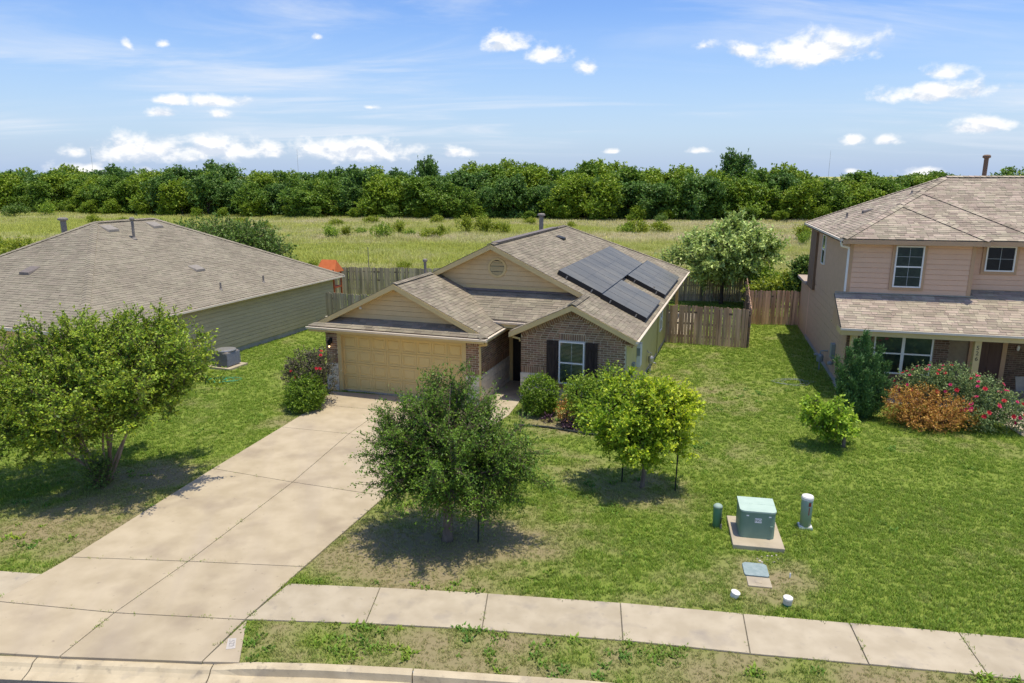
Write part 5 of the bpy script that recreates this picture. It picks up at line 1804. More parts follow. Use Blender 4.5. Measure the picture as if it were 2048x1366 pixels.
bush('purple_plant', (1.78, 21.45), [(1.78, 21.45, .14, .18, .12)], 'low purple plant in the bed by the dry brown plant', 'leaf_purple', 60, .07, 37, per=6, length=.15, up=.5, cat='plant')
bush('purple_plant', (1.18, 22.1), [(1.18, 22.1, .10, .12, .09)], 'tiny purple plant at the foot of the clipped boxwood', 'leaf_purple', 36, .06, 38, per=6, length=.12, up=.5, cat='plant')
OR_ = [(12.45, 21.9, .62, .50, .55), (13.0, 21.75, .68, .55, .58), (13.55, 21.5, .58, .52, .52), (14.0, 21.3, .48, .42, .45), (12.8, 21.4, .38, .55, .38), (13.4, 21.2, .34, .5, .34)]
bush('orange_shrub', (13.1, 21.6), OR_, 'rusty orange shrub between the juniper and the pink rose bush', 'leaf_orange', 1500, .065, 39, per=9, length=.24, shell=.3, up=.6, aspect=.4)
RB = [(13.55, 22.4, 1.15, .62, .60), (14.2, 22.2, 1.20, .68, .62), (14.8, 21.7, 1.0, .65, .60), (15.25, 21.3, .72, .60, .52), (14.6, 21.2, .62, .55, .5), (15.65, 21.1, .48, .42, .42), (13.0, 22.5, 1.05, .42, .5)]
b = bush('rose_bush', (14.4, 21.8), RB, 'large green rose bush covered in pink flowers before the porch', 'leaf_rose', 2300, .062, 40, per=9, length=.22, shell=.3, up=.4)
add_flowers(b, (14.4, 21.8), RB, 58, ['petal_pink', 'petal_red'], .085, 41)


def juniper():
    r = np.random.default_rng(50)
    bx, by = 11.42, 22.6
    B = empty('juniper', (bx, by, 0), label='upright spiky dark green juniper left of the porch', cat='shrub')
    Cs, Ds, ts = [], [], []
    st = MB()
    plumes = [(0, 0, 2.65, .26), (-.38, .0, 2.1, .22), (.42, .05, 2.15, .22), (-.2, -.25, 1.9, .24), (.22, -.25, 1.95, .24), (-.55, -.1, 1.6, .2), (.58, -.1, 1.7, .2), (0, -.35, 1.5, .28), (-.35, -.35, 1.25, .26), (.38, -.35, 1.3, .26),
              (-.6, -.2, 1.1, .25), (.62, -.2, 1.15, .25), (-.1, .3, 2.3, .22), (.25, .3, 2.2, .22), (-.62, .1, 2.3 - .5, .16), (0, -.45, .9, .3), (-.45, -.4, .8, .3), (.45, -.42, .8, .3)]
    for (dx, dy, h, w) in plumes:
        w *= .72
        dx *= 1.1
        h *= 1.06
        n = int(560 * h * w / .4)
        z = r.random(n) ** .8 * h
        k = z / h
        lean = np.stack([dx * (.45 + .75 * k), dy * (.45 + .6 * k), z], 1)
        rad = w * np.clip(np.sin(np.pi * np.clip(k, 0, 1) ** .8) * 1.0 + .18 * (1 - k), .03, 1)
        a = r.random(n) * 2 * np.pi
        rr = rad * r.random(n) ** .35
        C = lean + np.stack([np.cos(a) * rr, np.sin(a) * rr, np.zeros(n)], 1)
        D = np.stack([np.cos(a) * .45, np.sin(a) * .45, np.full(n, 1.0)], 1) + r.normal(size=(n, 3)) * .22
        for q in range(5):
            Cs.append(C + D * .03 * q + r.normal(size=C.shape) * .02)
            Ds.append(D + r.normal(size=C.shape) * .3)
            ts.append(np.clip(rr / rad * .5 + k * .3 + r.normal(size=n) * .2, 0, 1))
        st.tube([(dx * .2, dy * .2, -.03), (dx * .5, dy * .5, h * .3), (dx, dy, h * .8)], [.03, .02, .008], 5, cap=False)
    st.build('stems', 'bark_dark', B)
    f = link('foliage', leaf_mesh('foliage', np.concatenate(Cs), np.concatenate(Ds), .085, 'leaf_juniper', r, np.concatenate(ts), .28), B)
    f['kind'] = 'stuff'


juniper()
# shrubs and vines in the back yards
bush('climbing_vine', (15.35, 38.3), [(15.45, 38.3, 2.7, .40, .65), (15.3, 38.2, 2.0, .38, .5), (15.7, 38.2, 3.1, .30, .4), (14.95, 38.2, 1.9, .3, .3)], 'dark vine climbing the rear left corner of the two-storey house', 'leaf_vine', 480, .13, 51, per=9, length=.35, cat='vine')
bush('lime_shrub', (13.3, 39.6), [(13.7, 39.4, 1.3, .6, .5), (14.3, 39.0, 1.55, .7, .6), (14.9, 38.6, 1.9, .55, .55)], 'yellow-green shrub leaning over the picket fence by the two-storey house', 'leaf_ylime', 520, .15, 52, per=9, length=.4)
bush('yard_shrub', (15.2, 43.2), [(15.4, 43.3, 1.2, .8, 1.0)], 'mid green shrub growing at the right foot of the pale tree', 'leaf_shrub', 420, .16, 53, per=9, length=.45)
tree('fence_tree', (-19.5, 51.0), [(-23.4, 52.0, 3.3, 1.3, 1.2), (-20.84, 51.0, 3.2, 2.1, 1.6), (-18.44, 51.0, 3.0, 2.0, 1.5), (-16.9, 50.6, 2.3, 1.3, 1.2), (-19.47, 50.6, 2.6, 2.3, 1.5)], 'wide dark green tree right behind the roof of the left house', 'leaf_vine', 'bark_dark', 2600, 11, .7, .17, 54, trunk_r=.14, fork=.8, up=.3)

# ------------------------------------------------------------------ far tree line
FAR = []


def far_tree_kind(seed, mat, h, w):
    r = np.random.default_rng(seed)
    lobes = []
    for k in range(20):
        z = r.uniform(.14, .90) * h
        prof = w * (.62 + .38 * math.sin(math.pi * min(1, (z / h) * 1.05)))
        a = r.random() * 2 * math.pi
        d = prof * r.uniform(.25, .80)
        s = w * r.uniform(.26, .46)
        lobes.append((math.cos(a) * d, math.sin(a) * d, z, s, s * r.uniform(.7, .95)))
    lobes.append((0, 0, h * .86, w * .38, h * .13))
    lb = np.array(lobes)
    P, Tw, Ln, C, D, outer = crown_points(lb, 2100, 8, .55, r, np.array([0, 0, h * .3]), .35, .5, .20, 190, 1.0, .44)
    k = (C[:, 2] > .1)
    C, D, outer = C[k], D[k], outer[k]
    tone = vnoise(C[:, 0] + 30, C[:, 2] + C[:, 1] * .6 + 30, .9)
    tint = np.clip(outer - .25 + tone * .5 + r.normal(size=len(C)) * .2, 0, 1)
    crown = leaf_mesh('crown', C, D, .29, mat, r, tint, .75)
    t = MB()
    t.tube([(0, 0, -.2), (.05, 0, h * .2), (.0, .1, h * .45), (.1, 0, h * .75)], [.24, .18, .13, .04], 7)
    for q in range(5):
        l = lobes[q]
        t.tube(curved((0, 0, h * (.15 + .08 * q)), l[:3], r, .1, 4), [.09, .08, .06, .04, .02], 5, cap=False)
    return crown, t.mesh('trunk', 'bark_dark'), h


FAR = [far_tree_kind(61, 'leaf_far_a', 8.2, 3.6), far_tree_kind(62, 'leaf_far_b', 7.8, 3.4), far_tree_kind(63, 'leaf_far_a', 8.8, 3.9), far_tree_kind(64, 'leaf_far_c', 8.4, 3.3), far_tree_kind(65, 'leaf_far_b', 8.4, 3.8), far_tree_kind(66, 'leaf_far_c', 7.6, 3.7)]


def tree_line():
    r = random.Random(9)
    lx = [-230, -120, -98, -60, -30, 0, 40, 70, 110, 180]
    ly = [200, 163, 155, 142, 134, 128, 125, 122, 118, 112]
    for row, (dy, step, hs) in enumerate(((0, 4.7, .87), (5.5, 5.0, .97), (12, 5.4, 1.03), (20, 6.0, 1.07))):
        x = -118 - row * 4 + r.random() * 3
        while x < 118:
            y = float(np.interp(x, lx, ly)) + dy + r.uniform(-2.2, 2.2)
            crown, trunk, h = FAR[r.choice([0, 1, 2, 3, 4, 5, 0, 2, 4])]
            s = hs * r.choice([.86, .92, .96, 1.0, 1.03, 1.08]) * r.uniform(.96, 1.04)
            T = empty('line_tree', (x, y, 0), r.random() * 6.28, label='leafy green tree of the dense tree line beyond the meadow', cat='tree', group='trees of the far tree line')
            k_ = 1.0 - .10 * min(1, max(0, (x - 20) / 40))
            T.scale = (s * r.uniform(1.05, 1.3), s * r.uniform(1.05, 1.3), s * k_ * r.uniform(.94, 1.04))
            link('trunk', trunk, T)
            link('crown', crown, T)
            x += step * r.uniform(.7, 1.3)
    # scrub along the foot of the wood
    for k in range(34):
        x = -105 + k * 6.3 + r.uniform(-2, 2)
        y = float(np.interp(x, lx, ly)) - r.uniform(2.0, 4.5)
        crown, trunk, h = FAR[r.choice([1, 4, 0])]
        s = r.uniform(.20, .36)
        T = empty('edge_bush', (x, y, 0), r.random() * 6.28, label='low bush at the foot of the far tree line', cat='bush', group='bushes along the foot of the far trees')
        T.scale = (s * 1.5, s * 1.5, s)
        link('foliage', crown, T)
    for (px, dist, sx, sz, kind, lab) in ((1475, 140, 1.05, 1.34, 3, 'tallest tree rising above the far tree line on the right'), (851, 150, .9, 1.24, 3, 'dark cedar rising above the far tree line left of centre'),
                                         (1180, 138, 1.0, 1.17, 0, 'tall rounded tree above the far tree line right of centre')):
        x = (px - 1024) / 1436 * dist * .974
        T = empty('tall_tree', (x, dist, 0), r.random() * 6, label=lab, cat='tree')
        T.scale = (sx, sx, sz)
        link('trunk', FAR[kind][1], T)
        link('crown', FAR[kind][0], T)


tree_line()


# meadow bushes
def meadow_kind(seed, mat, upright):
    r = np.random.default_rng(seed)
    lb = np.array([(r.normal() * .45, r.normal() * .45, .55 + r.random() * (.8 if upright else .35), .42, .5 if upright else .38) for _ in range(7)])
    P, Tw, Ln, C, D, outer = crown_points(lb, 240, 8, .5, r, np.array([0, 0, -.4]), .9 if upright else .4, .35, .35)
    k = C[:, 2] > .02
    C, D, outer = C[k], D[k], outer[k]
    f = leaf_mesh('foliage', C, D, .16, mat, r, np.clip(outer + r.normal(size=len(C)) * .25, 0, 1), .55)
    s = MB()
    for q in range(5):
        s.tube(curved((0, 0, -.05), lb[q][:3], r, .08, 3), [.03, .025, .02, .01], 5, cap=False)
    return f, s.mesh('stems', 'bark_dark')


MK = [meadow_kind(71, 'leaf_meadow', True), meadow_kind(72, 'leaf_shrub', True), meadow_kind(73, 'leaf_ylime', False), meadow_kind(74, 'leaf_vine', False), meadow_kind(75, 'leaf_meadow', False)]


def meadow_bushes():
    r = random.Random(4)
    spots = [(-22.3, 89.8, 1.9, 1), (-21.0, 92, 1.6, 0), (-19.6, 95, 1.2, 1), (-15.8, 88.5, 1.8, 1), (-15.0, 95, 2.0, 0), (-13.2, 92, 1.2, 1), (-9.9, 89.5, 1.9, 2), (-8.8, 92, 1.4, 0), (-6.3, 97, 2.1, 0), (-4.5, 99, 2.2, 0), (-3.2, 97, 1.9, 0),
             (-1.6, 97, 1.8, 2), (15.5, 97, 1.7, 1), (16.6, 97.5, 2.2, 2), (20.1, 99, 2.2, 2), (34.5, 86, 2.3, 0), (24, 118, 1.8, 3), (-68, 118, 2.0, 2), (-93, 136, 3.0, 3), (-88, 138, 2.5, 1), (-33, 80, 1.4, 1), (-36, 105, 1.6, 2),
             (-27, 112, 1.6, 2), (-23, 118, 1.9, 2), (-12, 118, 1.7, 2), (-9, 60, .9, 2), (-17, 61, .9, 4), (3, 115, 1.7, 2), (9, 110, 1.3, 2), (-41, 63, 2.2, 2), (-45, 66, 2.3, 4), (-38, 61, 2.0, 0), (-34.5, 60, 1.8, 2), (-49, 69, 2.4, 2),
             (-53, 72, 2.3, 4), (-44, 60, 1.9, 0), (-48, 62, 1.8, 0), (-40, 57, 1.7, 0), (-36, 55, 1.6, 0), (-57, 75, 2.2, 2), (-29.5, 66, 2.1, 0), (-27.5, 67, 1.8, 1), (-31, 70, 1.7, 4), (33, 82, 1.4, 1), (46, 100, 1.7, 2), (-60, 112, 1.6, 0),
             (-50, 104, 1.4, 1), (-44, 118, 1.6, 2), (6, 88, .9, 1), (-29, 86, 1.1, 4), (27, 92, 1.0, 4), (-20.0, 60.5, .8, 4)]
    for (x, y, s, k) in spots:
        B = empty('meadow_bush', (x, y, 0), r.random() * 6, label='green bush growing wild in the open meadow', cat='bush', group='wild bushes in the meadow')
        s *= .60
        B.scale = (s * .95, s * .95, s * r.uniform(.8, 1.1))
        link('foliage', MK[k][0], B)
        link('stems', MK[k][1], B)


meadow_bushes()


# ------------------------------------------------------------------ grass
def tuft(name, blades, h, spread, width, mat, seed, lean=.35):
    r = np.random.default_rng(seed)
    V, F = [], []
    for b in range(blades):
        a = r.random() * 6.283
        p = np.array([math.cos(a), math.sin(a), 0]) * spread * r.random() ** .5
        hh = h * r.uniform(.6, 1.15)
        l = r.random() * 6.283
        d = np.array([math.cos(l), math.sin(l), 0]) * lean * hh * r.uniform(.3, 1.4)
        s = np.array([-math.sin(l + r.normal() * .6), math.cos(l), 0]) * width * .5
        n = len(V)
        V += [p - s, p + s, p + d * .35 + s * .8 + [0, 0, hh * .6], p + d * .35 - s * .8 + [0, 0, hh * .6], p + d + [0, 0, hh]]
        F += [(n, n + 1, n + 2, n + 3), (n + 3, n + 2, n + 4)]
    me = bpy.data.meshes.new(name)
    me.from_pydata([tuple(v) for v in V], [], F)
    me.materials.append(MATS[mat])
    return bpy.data.objects.new(name, me)


def scatter(name, pts, scl, pick, dry, protos, label, cat):
    n = len(pts)
    me = bpy.data.meshes.new(name)
    me.vertices.add(n)
    me.vertices.foreach_set('co', pts.astype(np.float32).ravel())
    for nm, arr in (('scl', scl), ('rz', rng.random(n) * 6.283), ('dry', dry)):
        a = me.attributes.new(nm, 'FLOAT', 'POINT')
        a.data.foreach_set('value', np.asarray(arr, np.float32))
    a = me.attributes.new('pick', 'INT', 'POINT')
    a.data.foreach_set('value', np.asarray(pick, np.int32))
    o = link(name, me)
    tag(o, label, cat, kind='stuff')
    cl = bpy.data.collections.new(name + '_tufts')
    for p in protos:
        cl.objects.link(p)
    ng = bpy.data.node_groups.new(name, 'GeometryNodeTree')
    ng.interface.new_socket('Geometry', in_out='INPUT', socket_type='NodeSocketGeometry')
    ng.interface.new_socket('Geometry', in_out='OUTPUT', socket_type='NodeSocketGeometry')
    N, L = ng.nodes.new, ng.links.new
    gi, go = N('NodeGroupInput'), N('NodeGroupOutput')
    ci = N('GeometryNodeCollectionInfo')
    ci.inputs['Collection'].default_value = cl
    ci.inputs['Separate Children'].default_value = True
    ci.inputs['Reset Children'].default_value = True
    ip = N('GeometryNodeInstanceOnPoints')
    ip.inputs['Pick Instance'].default_value = True

    def attr(nm, ty):
        x = N('GeometryNodeInputNamedAttribute')
        x.data_type = ty
        x.inputs['Name'].default_value = nm
        return x.outputs['Attribute']
    L(gi.outputs[0], ip.inputs['Points'])
    L(ci.outputs[0], ip.inputs['Instance'])
    L(attr('pick', 'INT'), ip.inputs['Instance Index'])
    cx = N('ShaderNodeCombineXYZ')
    L(attr('rz', 'FLOAT'), cx.inputs[2])
    L(cx.outputs[0], ip.inputs['Rotation'])
    L(attr('scl', 'FLOAT'), ip.inputs['Scale'])
    L(ip.outputs[0], go.inputs[0])
    o.modifiers.new('scatter', 'NODES').node_group = ng
    return o


def in_poly(x, y, P):
    c = np.zeros(len(x), bool)
    n = len(P)
    for i in range(n):
        x0, y0 = P[i]
        x1, y1 = P[i - 1]
        t = ((y0 > y) != (y1 > y)) & (x < (x1 - x0) * (y - y0) / (y1 - y0 + 1e-12) + x0)
        c ^= t
    return c


HOUSES = [[l2w(*p, MAIN_A, MAIN_O) for p in ((-.6, 0), (5.5, 0), (5.5, 1.2), (6.62, 1.2), (6.62, 1.03), (10.36, 1.03), (10.36, 13.3), (11.3, 13.3), (11.3, 20.4), (5.5, 20.4), (5.5, 13.3), (-.6, 15.6))],
          [l2w(*p, LEFT_A, LEFT_O) for p in ((-12.4, .45), (-.42, .45), (-.42, 15.6), (-12.4, 15.6))],
          [l2w(*p, RIGHT_A, RIGHT_O) for p in ((-.1, -2.0), (12, -2.0), (12, 11.5), (-.1, 11.5))],
          [(4.72, 13.95), (5.76, 13.75), (6.05, 15.1), (5.0, 15.32)], [(4.62, 12.82), (5.08, 12.82), (5.2, 13.34), (4.7, 13.36)], [(4.58, 12.45), (5.03, 12.42), (5.06, 12.80), (4.62, 12.80)],
          [(-12.5, 28.4), (-11.5, 28.4), (-11.5, 29.6), (-12.5, 29.6)]]


def lawn_grass():
    pts = []
    for (y0, y1, dens) in ((8.5, 17, 300), (17, 25, 170), (25, 34, 80), (34, 48, 45)):
        x0, x1 = -.78 * y1 - 1, .78 * y1 + 1
        x0, x1 = -25.0, 23.0
        n = int((x1 - x0) * (y1 - y0) * dens)
        p = np.stack([rng.uniform(x0, x1, n), rng.uniform(y0, y1, n)], 1)
        pts.append(p)
    p = np.concatenate(pts)
    x, y = p[:, 0], p[:, 1]
    ok = (y > kerb_y(x) + np.where((x > -10.6) & (x < -4.44), .14, .02)) & (np.abs(x - 1) < .9 * y + 4) & (y < 49.0 - .12 * (x + 24) - .3)
    for P in PAVED + [np.array(h) for h in HOUSES]:
        P = np.array(P)
        c = P.mean(0)
        rr = max(.3, np.linalg.norm(P - c, axis=1).min())
        ok &= ~in_poly(x, y, c + (P - c) * (1.0 - .05 / rr)) & (~in_poly(x, y, c + (P - c) * (1.0 + .025 / rr)) | (rng.random(len(x)) < .30))
    p = p[ok]
    x, y = p[:, 0], p[:, 1]
    d = dryness(x, y)
    keep = rng.random(len(x)) < 1.0 - .28 * np.clip(d * 1.1, 0, 1) ** 1.6
    p, d = p[keep], d[keep]
    x, y = p[:, 0], p[:, 1]
    z = np.zeros(len(x))
    lush = fbm(x + 90, y, .7, 3)
    scl = (.62 + .45 * np.clip(lush - .25, 0, 1) + rng.random(len(x)) * .40) * (1 - .42 * d) * np.where(y > 25, 1.3, 1.0)
    pick = rng.integers(0, 3, len(x))
    dry = np.clip(d * .95 + rng.normal(size=len(x)) * .14 + (fbm(x, y, 4, 2) - .5) * .4, 0, 1)
    protos = [tuft('lawn_tuft_%s' % 'abc'[k], 10, .060, .065, .012, 'grass_blade', 80 + k, .7) for k in range(3)]
    scatter('lawn_grass', np.stack([x, y, z], 1), scl, pick, dry, protos, 'short patchy green and dry lawn grass around the houses', 'grass')
    # broad-leaved weeds, in patches
    n = 16000
    x = rng.uniform(-15, 14, n)
    y = rng.uniform(9.0, 27, n)
    m = fbm(x - 30, y + 11, .9, 3)
    ok = (m > .66) | ((y < kerb_y(x) + 1.2) & (fbm(x, y + 50, 1.5, 2) > .56))
    ok &= (y > kerb_y(x) + np.where((x > -10.6) & (x < -4.44), .2, .05))
    for P in PAVED + [np.array(h) for h in HOUSES]:
        P = np.array(P)
        c = P.mean(0)
        ok &= ~in_poly(x, y, c + (P - c) * 1.0)
    ok &= (rng.random(n) < np.where(y < kerb_y(x) + 1.2, 1.0, .25))
    x, y = x[ok], y[ok]
    pr = [tuft('weed_%s' % 'ab'[k], 14, .05, .08, .035, 'weed_blade', 90 + k, 1.1) for k in range(2)]
    scatter('lawn_weeds', np.stack([x, y, np.zeros(len(x))], 1), .6 + rng.random(len(x)) * .9, rng.integers(0, 2, len(x)), np.clip(fbm(x, y, 1.1, 2) * 1.6 - .4, 0, 1), pr, 'patches of low broad-leaved weeds in the lawn and kerb strip', 'weeds')


def meadow_grass():
    pts = []
    for (y0, y1, dens) in ((45, 62, 5.5), (62, 85, 3.6), (85, 128, 2.0), (128, 158, 1.2)):
        x1 = .80 * y1 + 8
        n = int(2 * x1 * (y1 - y0) * dens)
        pts.append(np.stack([rng.uniform(-x1, x1, n), rng.uniform(y0, y1, n)], 1))
    p = np.concatenate(pts)
    x, y = p[:, 0], p[:, 1]
    ok = (np.abs(x) < .78 * y + 8) & (y > 49.7 - .12 * (x + 24)) & (y > 45.6 - .05 * x)
    x, y = x[ok], y[ok]
    # dry seed heads in broad drifts across the meadow, greener towards the left
    d = (fbm(x * .55, y * 1.6, .055, 4) - .46) * 2.6 + (fbm(x, y, .35, 3) - .5) * .9 + .24 + np.clip((x + 5) / 90, -.3, .3)
    d = np.clip(d + rng.normal(size=len(x)) * .15, 0, 1)
    s = (.55 + 1.0 * fbm(x + 7, y, .12, 3) + rng.random(len(x)) * .3) * np.where(y > 85, 1.25, 1.0)
    protos = [tuft('meadow_tuft_%s' % 'abc'[k], 26, .42, .42, .030, 'meadow_blade', 95 + k, .45) for k in range(3)]
    scatter('meadow_grass', np.stack([x, y, np.full(len(x), -.01)], 1), s, rng.integers(0, 3, len(x)), d, protos, 'tall yellow-green wild grass of the meadow behind the fences', 'grass')


lawn_grass()
meadow_grass()


# ------------------------------------------------------------------ utilities and small things
def utilities():
    # pad-mounted transformer
    a = math.atan2(-.20, 1.04)
    T = empty('transformer', (5.37, 14.53, 0), a, label='green pad-mounted electrical transformer with a white NO sticker', cat='transformer')
    MB().box(-.53, .53, -.66, .72, -.05, .10).build('pad', 'walk_concrete', T, bevel=.012)
    prof = []
    w, y0, y1, rad = .37, -.30, .36, .11
    for k in range(7):
        t = math.pi + math.pi / 2 * k / 6
        prof.append((-w + rad + rad * math.cos(t), y0 + rad + rad * math.sin(t)))
    for k in range(7):
        t = 1.5 * math.pi + math.pi / 2 * k / 6
        prof.append((w - rad + rad * math.cos(t), y0 + rad + rad * math.sin(t)))
    prof += [(w, y1), (-w, y1)]
    n = len(prof)
    MB().prism([(x, y, .101) for x, y in prof], (0, 0, .60)).build('cabinet', 'utility_green', T)
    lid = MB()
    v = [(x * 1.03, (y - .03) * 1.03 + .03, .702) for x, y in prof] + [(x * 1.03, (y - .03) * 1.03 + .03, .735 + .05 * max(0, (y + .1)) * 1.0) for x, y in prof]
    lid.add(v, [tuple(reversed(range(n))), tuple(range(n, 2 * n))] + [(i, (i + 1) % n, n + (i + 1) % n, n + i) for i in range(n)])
    lid.build('lid', 'utility_sunlit', T)
    MB().box(-.38, .38, .045, .06, .739, .748).build('lid_seam', 'utility_sunlit', T)
    for x in (-.22, .24):
        MB().box(x - .025, x + .025, y0 - .012, y0 + .01, .615, .635).build('bracket', 'sticker_white', T)
    MB().box(.255, .315, y0 - .022, y0 + .01, .33, .41).build('lock_box', 'utility_green', T)
    for x in (-.30, .30):
        MB().box(x - .03, x + .03, .345, .372, .50, .62).build('hinge', 'utility_green', T)
    s = MB().box(-.065, .075, y0 - .006, y0 + .005, .47, .575).build('sticker', 'sticker_white', T)
    text('NO', s, (.005, y0 - .009, .524), .085, (math.pi / 2, 0, 0), 'sticker_black', 'lettering')
    # slim cable pedestal
    P = empty('cable_pedestal', (4.65, 14.95, 0), 0, label='short dark green cylindrical cable pedestal left of the transformer', cat='pedestal')
    MB().lathe([(.098, -.05), (.098, .50), (.094, .53), (.06, .562), (.01, .57)], 20).build('body', 'utility_green_dark', P, smooth=True)
    MB().lathe([(.103, .49), (.103, .515), (.097, .535), (.06, .566), (.01, .574)], 20).build('cap', 'pedestal_green', P, smooth=True)
    MB().tube([(.055, -.13, -.02), (.055, -.13, .13), (.05, -.125, .14)], .022, 8).build('conduit', 'pipe_grey', P)
    MB().tube([(.05, -.12, .14), (.045, -.13, .22), (.06, -.12, .27), (.09, -.10, .26)], .010, 6).build('cable', 'black_metal', P)
    # tall pedestal
    Q = empty('telecom_pedestal', (6.64, 14.92, 0), a, label='tall pale green pedestal with orange warning strip right of the transformer', cat='pedestal')
    MB().box(-.15, .15, -.12, .14, -.03, .05).build('base', 'pedestal_green', Q, bevel=.015)
    MB().box(-.14, .14, -.11, .12, .05, .075).build('base_cap', 'pvc_white', Q, bevel=.01)
    MB().lathe([(.118, .07), (.122, .70), (.118, .72)], 24).build('body', 'pedestal_green', Q, smooth=True)
    MB().lathe([(.130, .70), (.132, .755), (.118, .785), (.01, .79)], 24).build('cap', 'pvc_white', Q, smooth=False)

    def band(z0, z1, a0, a1, mat, nm, r=.1245):
        m = MB()
        k = 6
        for i in range(k + 1):
            t = a0 + (a1 - a0) * i / k
            m.v += [(r * math.cos(t), r * math.sin(t), z0), (r * math.cos(t), r * math.sin(t), z1)]
        m.f += [(2 * i, 2 * i + 2, 2 * i + 3, 2 * i + 1) for i in range(k)]
        return m.build(nm, mat, Q)
    band(.57, .665, -1.50, -1.0, 'sticker_red', 'warning_label', .1225)
    band(.36, .54, -1.40, -1.22, 'sticker_red', 'warning_strip', .1220)
    # meter boxes in the grass
    Bx = empty('meter_box', (4.92, 13.1, 0), a, label='flat teal utility box lid set in the grass', cat='utility box')
    MB().prism([(-.22, -.24, .035), (.20, -.24, .035), (.24, -.20, .035), (.24, .20, .035), (.18, .26, .035), (-.18, .26, .035), (-.24, .20, .035), (-.24, -.18, .035)], (0, 0, -.12)).build('lid', 'lid_teal', Bx, bevel=.01)
    By = empty('meter_box', (4.83, 12.66, 0), a, label='pale concrete meter box lid below the teal lid', cat='utility box')
    MB().box(-.21, .24, -.17, .17, -.1, .028).build('lid', 'walk_concrete', By, bevel=.01)
    MB().box(-.06, .06, -.06, .04, .024, .034).build('reader_cap', 'walk_concrete', By)
    # sewer clean-outs
    C = empty('cleanout_cap', (4.20, 12.16, 0), label='tilted white pipe cap by the sidewalk left of its green-based pair', cat='pipe cap')
    C.rotation_euler = (.12, .22, 0)
    MB().lathe([(.075, -.08), (.080, .10), (.086, .105), (.086, .125), (.01, .135)], 20).build('pipe', 'pvc_white', C)
    D = empty('cleanout_cap', (5.10, 11.88, 0), label='white pipe cap on a green pipe stub by the sidewalk', cat='pipe cap')
    D.rotation_euler = (.03, .05, 0)
    MB().lathe([(.075, -.08), (.078, .06)], 20).build('pipe', 'pvc_green', D)
    MB().lathe([(.080, .055), (.084, .14)], 20).build('collar', 'pvc_cream', D)
    MB().lathe([(.086, .138), (.090, .17), (.086, .185), (.01, .19)], 20).build('cap', 'pvc_white', D)
    tag(MB().box(-.012, .012, -.008, .008, -.02, .10).build('marker_flag', 'sticker_white', None, loc=(5.52, 12.84, 0)), 'tiny white marker stake in the grass right of the teal lid', 'marker')
    # stones by the pad
    r = random.Random(3)
    for k in range(14):
        x, y = 5.2 + r.uniform(-.25, .45), 13.58 + r.uniform(-.18, .12)
        s = r.uniform(.012, .03)
        m = MB().lathe([(s * .7, -.005), (s * 1.1, s * .25), (s * .8, s * .7), (s * .2, s * .85)], 7)
        o = m.build('pebble', 'rock', None, loc=(x, y, 0))
        o.rotation_euler = (0, 0, r.random() * 6)
        tag(o, 'small pale pebble on the bare ground below the transformer pad', 'pebble', 'pebbles below the transformer pad')
    # tree stakes
    for (x, y, h, lab) in ((2.86, 17.42, 1.5, 'thin black stake left of the yellowing tree trunk'), (4.13, 16.88, 1.5, 'thin black stake right of the yellowing tree trunk'), (-.74, 14.26, 1.3, 'thin black stake right of the elm trunk')):
        m = MB().tube([(0, 0, -.1), (.02, .01, h * .5), (.05, .02, h)], .018, 6)
        tag(m.build('tree_stake', 'stake', None, loc=(x, y, 0)), lab, 'stake')
    # black drain hose on the lawn
    path = [(.05, 21.72), (.6, 21.66), (1.15, 21.52), (1.7, 21.25), (2.3, 20.92), (2.7, 20.8)]
    tag(MB().tube([(x, y, .035) for x, y in path], .035, 8).build('drain_hose', 'hose_black'), 'black drain hose lying on the lawn before the front window', 'hose')
    # air conditioner
    A = empty('air_conditioner', (-11.93, 29.05, 0), LEFT_A, label='grey air-conditioning unit on a concrete pad beside the left house', cat='air conditioner')
    MB().box(-.62, .62, -.55, .55, -.05, .08).build('pad', 'walk_concrete', A)
    body = MB().box(-.38, .38, -.38, .38, .09, .70).build('body', 'pipe_grey', A, bevel=.05)
    for k in range(12):
        z = .13 + k * .046
        m = MB()
        for (p, q, s) in (((-.40, -.40), (.40, -.40), 0), ((.40, -.40), (.40, .40), 1), ((.40, .40), (-.40, .40), 2), ((-.40, .40), (-.40, -.40), 3)):
            d = Vector((q[0] - p[0], q[1] - p[1])).normalized()
            nrm = Vector((d.y, -d.x))
            m.add([(p[0], p[1], z), (q[0], q[1], z), (q[0] - nrm.x * .015, q[1] - nrm.y * .015, z + .03), (p[0] - nrm.x * .015, p[1] - nrm.y * .015, z + .03)], [(0, 1, 2, 3)])
        m.build('louvre', 'grey_metal', body)
    MB().lathe([(.40, .695), (.43, .72), (.42, .75), (.30, .77), (.10, .78)], 20).build('fan_guard', 'galvanised', A)
    # garden hoses
    r = random.Random(8)
    pth = [(math.cos(t) * (.38 + .10 * math.sin(t * 1.7)) + t * .03, math.sin(t) * (.32 + .08 * math.cos(t * 1.3)), .03 + .004 * (k % 5)) for k, t in enumerate([i * .35 for i in range(64)])]
    tag(MB().tube(pth, .016, 6).build('garden_hose', 'hose_green', None, loc=(-11.6, 26.9, 0)), 'coiled bright green hose on the grass by the air conditioner', 'hose')
    pth = [(math.cos(t) * (.55 + .12 * math.sin(t * 1.3)) + .2 * math.sin(t * .21), math.sin(t) * (.40 + .12 * math.cos(t * 1.7)), .03 + .05 * abs(math.sin(t * .9))) for t in [i * .33 for i in range(90)]]
    tag(MB().tube(pth, .0055, 5).build('wire_coil', 'wire_grey', None, loc=(10.75, 26.55, 0)), 'loose coil of grey wire on the lawn left of the two-storey house', 'wire')
    # bin at the front window
    Bn = empty('planter_pot', (2.02, 22.75, 0), label='black pot standing below the right shutter', cat='pot')
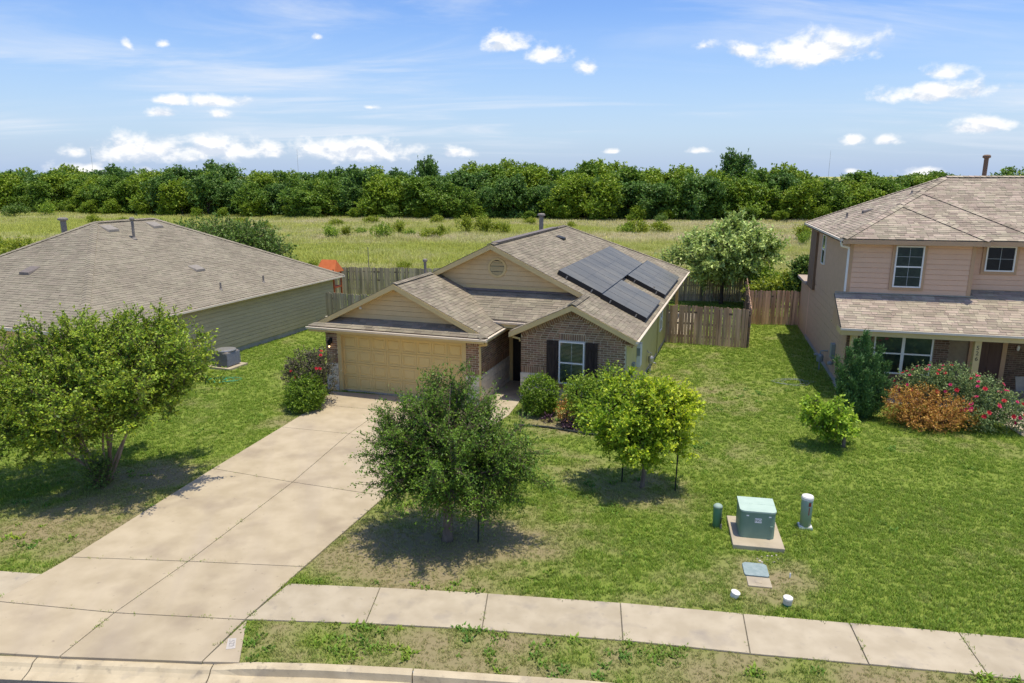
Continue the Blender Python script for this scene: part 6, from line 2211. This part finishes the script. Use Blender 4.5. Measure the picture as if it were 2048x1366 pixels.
    MB().lathe([(.14, 0), (.20, .55), (.21, .62), (.17, .60)], 14, (0, 0, .35)).build('pot', 'black_metal', Bn)
    MB().box(-.16, .16, -.16, .16, 0, .36).build('stand', 'rock', Bn)
    # small post in the meadow
    tag(MB().tube([(0, 0, -.2), (0, 0, 2.0)], .035, 6).build('meadow_post', 'pipe_grey', None, loc=(-12.0, 60.0, 0)), 'thin bare post standing in the meadow behind the fence', 'post')
    # play set behind the left house
    S = empty('play_set', (-11.55, 45.3, 0), -.25, label='orange wooden play set with canvas roof behind the left house', cat='play set')
    for (x, y) in ((-.65, -.6), (.65, -.6), (-.65, .6), (.65, .6)):
        MB().box(x - .05, x + .05, y - .05, y + .05, 0, 2.25).build('post', 'orange_wood', S)
    MB().box(-.7, .7, -.65, .65, .95, 1.03).build('deck', 'orange_wood', S)
    for k in range(9):
        x = -.6 + k * .15
        MB().box(x - .04, x + .04, -.66, -.63, 1.05, 1.62).build('railing_slat', 'orange_wood', S)
    MB().box(-.7, .7, -.70, -.665, 1.55, 1.65).build('top_rail', 'orange_wood', S)
    c = MB()
    c.add([(-.85, -.75, 2.05), (.85, -.75, 2.05), (.85, .75, 2.05), (-.85, .75, 2.05), (-.62, 0, 2.85), (.62, 0, 2.85)], [(0, 1, 5, 4), (2, 3, 4, 5), (1, 2, 5), (3, 0, 4)])
    S.scale = (.8, .8, .92)
    c = c.build('canvas_roof', 'orange_canvas', S)
    md = c.modifiers.new('solid', 'SOLIDIFY')
    md.thickness = .02
    
    # chair at the porch edge
    wx, wy = l2w(5.9, -1.2, RIGHT_A, RIGHT_O)
    Ch = empty('porch_chair', (wx, wy, .04), RIGHT_A + .3, label='pale patio chair on the porch at the right edge', cat='chair')
    MB().box(-.26, .26, -.25, .25, .40, .45).build('seat', 'light_vent', Ch, bevel=.015)
    MB().prism([(-.26, .25, .45), (.26, .25, .45), (.30, .33, .95), (-.30, .33, .95)], (0, .03, 0)).build('backrest', 'light_vent', Ch)
    for (x, y) in ((-.22, -.21), (.22, -.21), (-.22, .21), (.22, .21)):
        MB().box(x - .018, x + .018, y - .018, y + .018, 0, .40).build('leg', 'black_metal', Ch)
    # distant radio masts
    for (px, h, lab) in ((187, 62, 'leftmost thin radio mast on the horizon'), (597, 60, 'thin radio mast on the horizon left of centre'), (1657, 58, 'thin radio mast on the horizon at the right')):
        x = (px - 1024) / 1436 * 1500 * .974
        m = MB().tube([(0, 0, 0), (0, 0, h * .5), (0, 0, h)], [.32, .26, .18], 5)
        tag(m.build('radio_mast', 'grey_metal', None, loc=(x, 1500, 0)), lab, 'mast')
    # porch lamp etc. are parts of the houses


utilities()
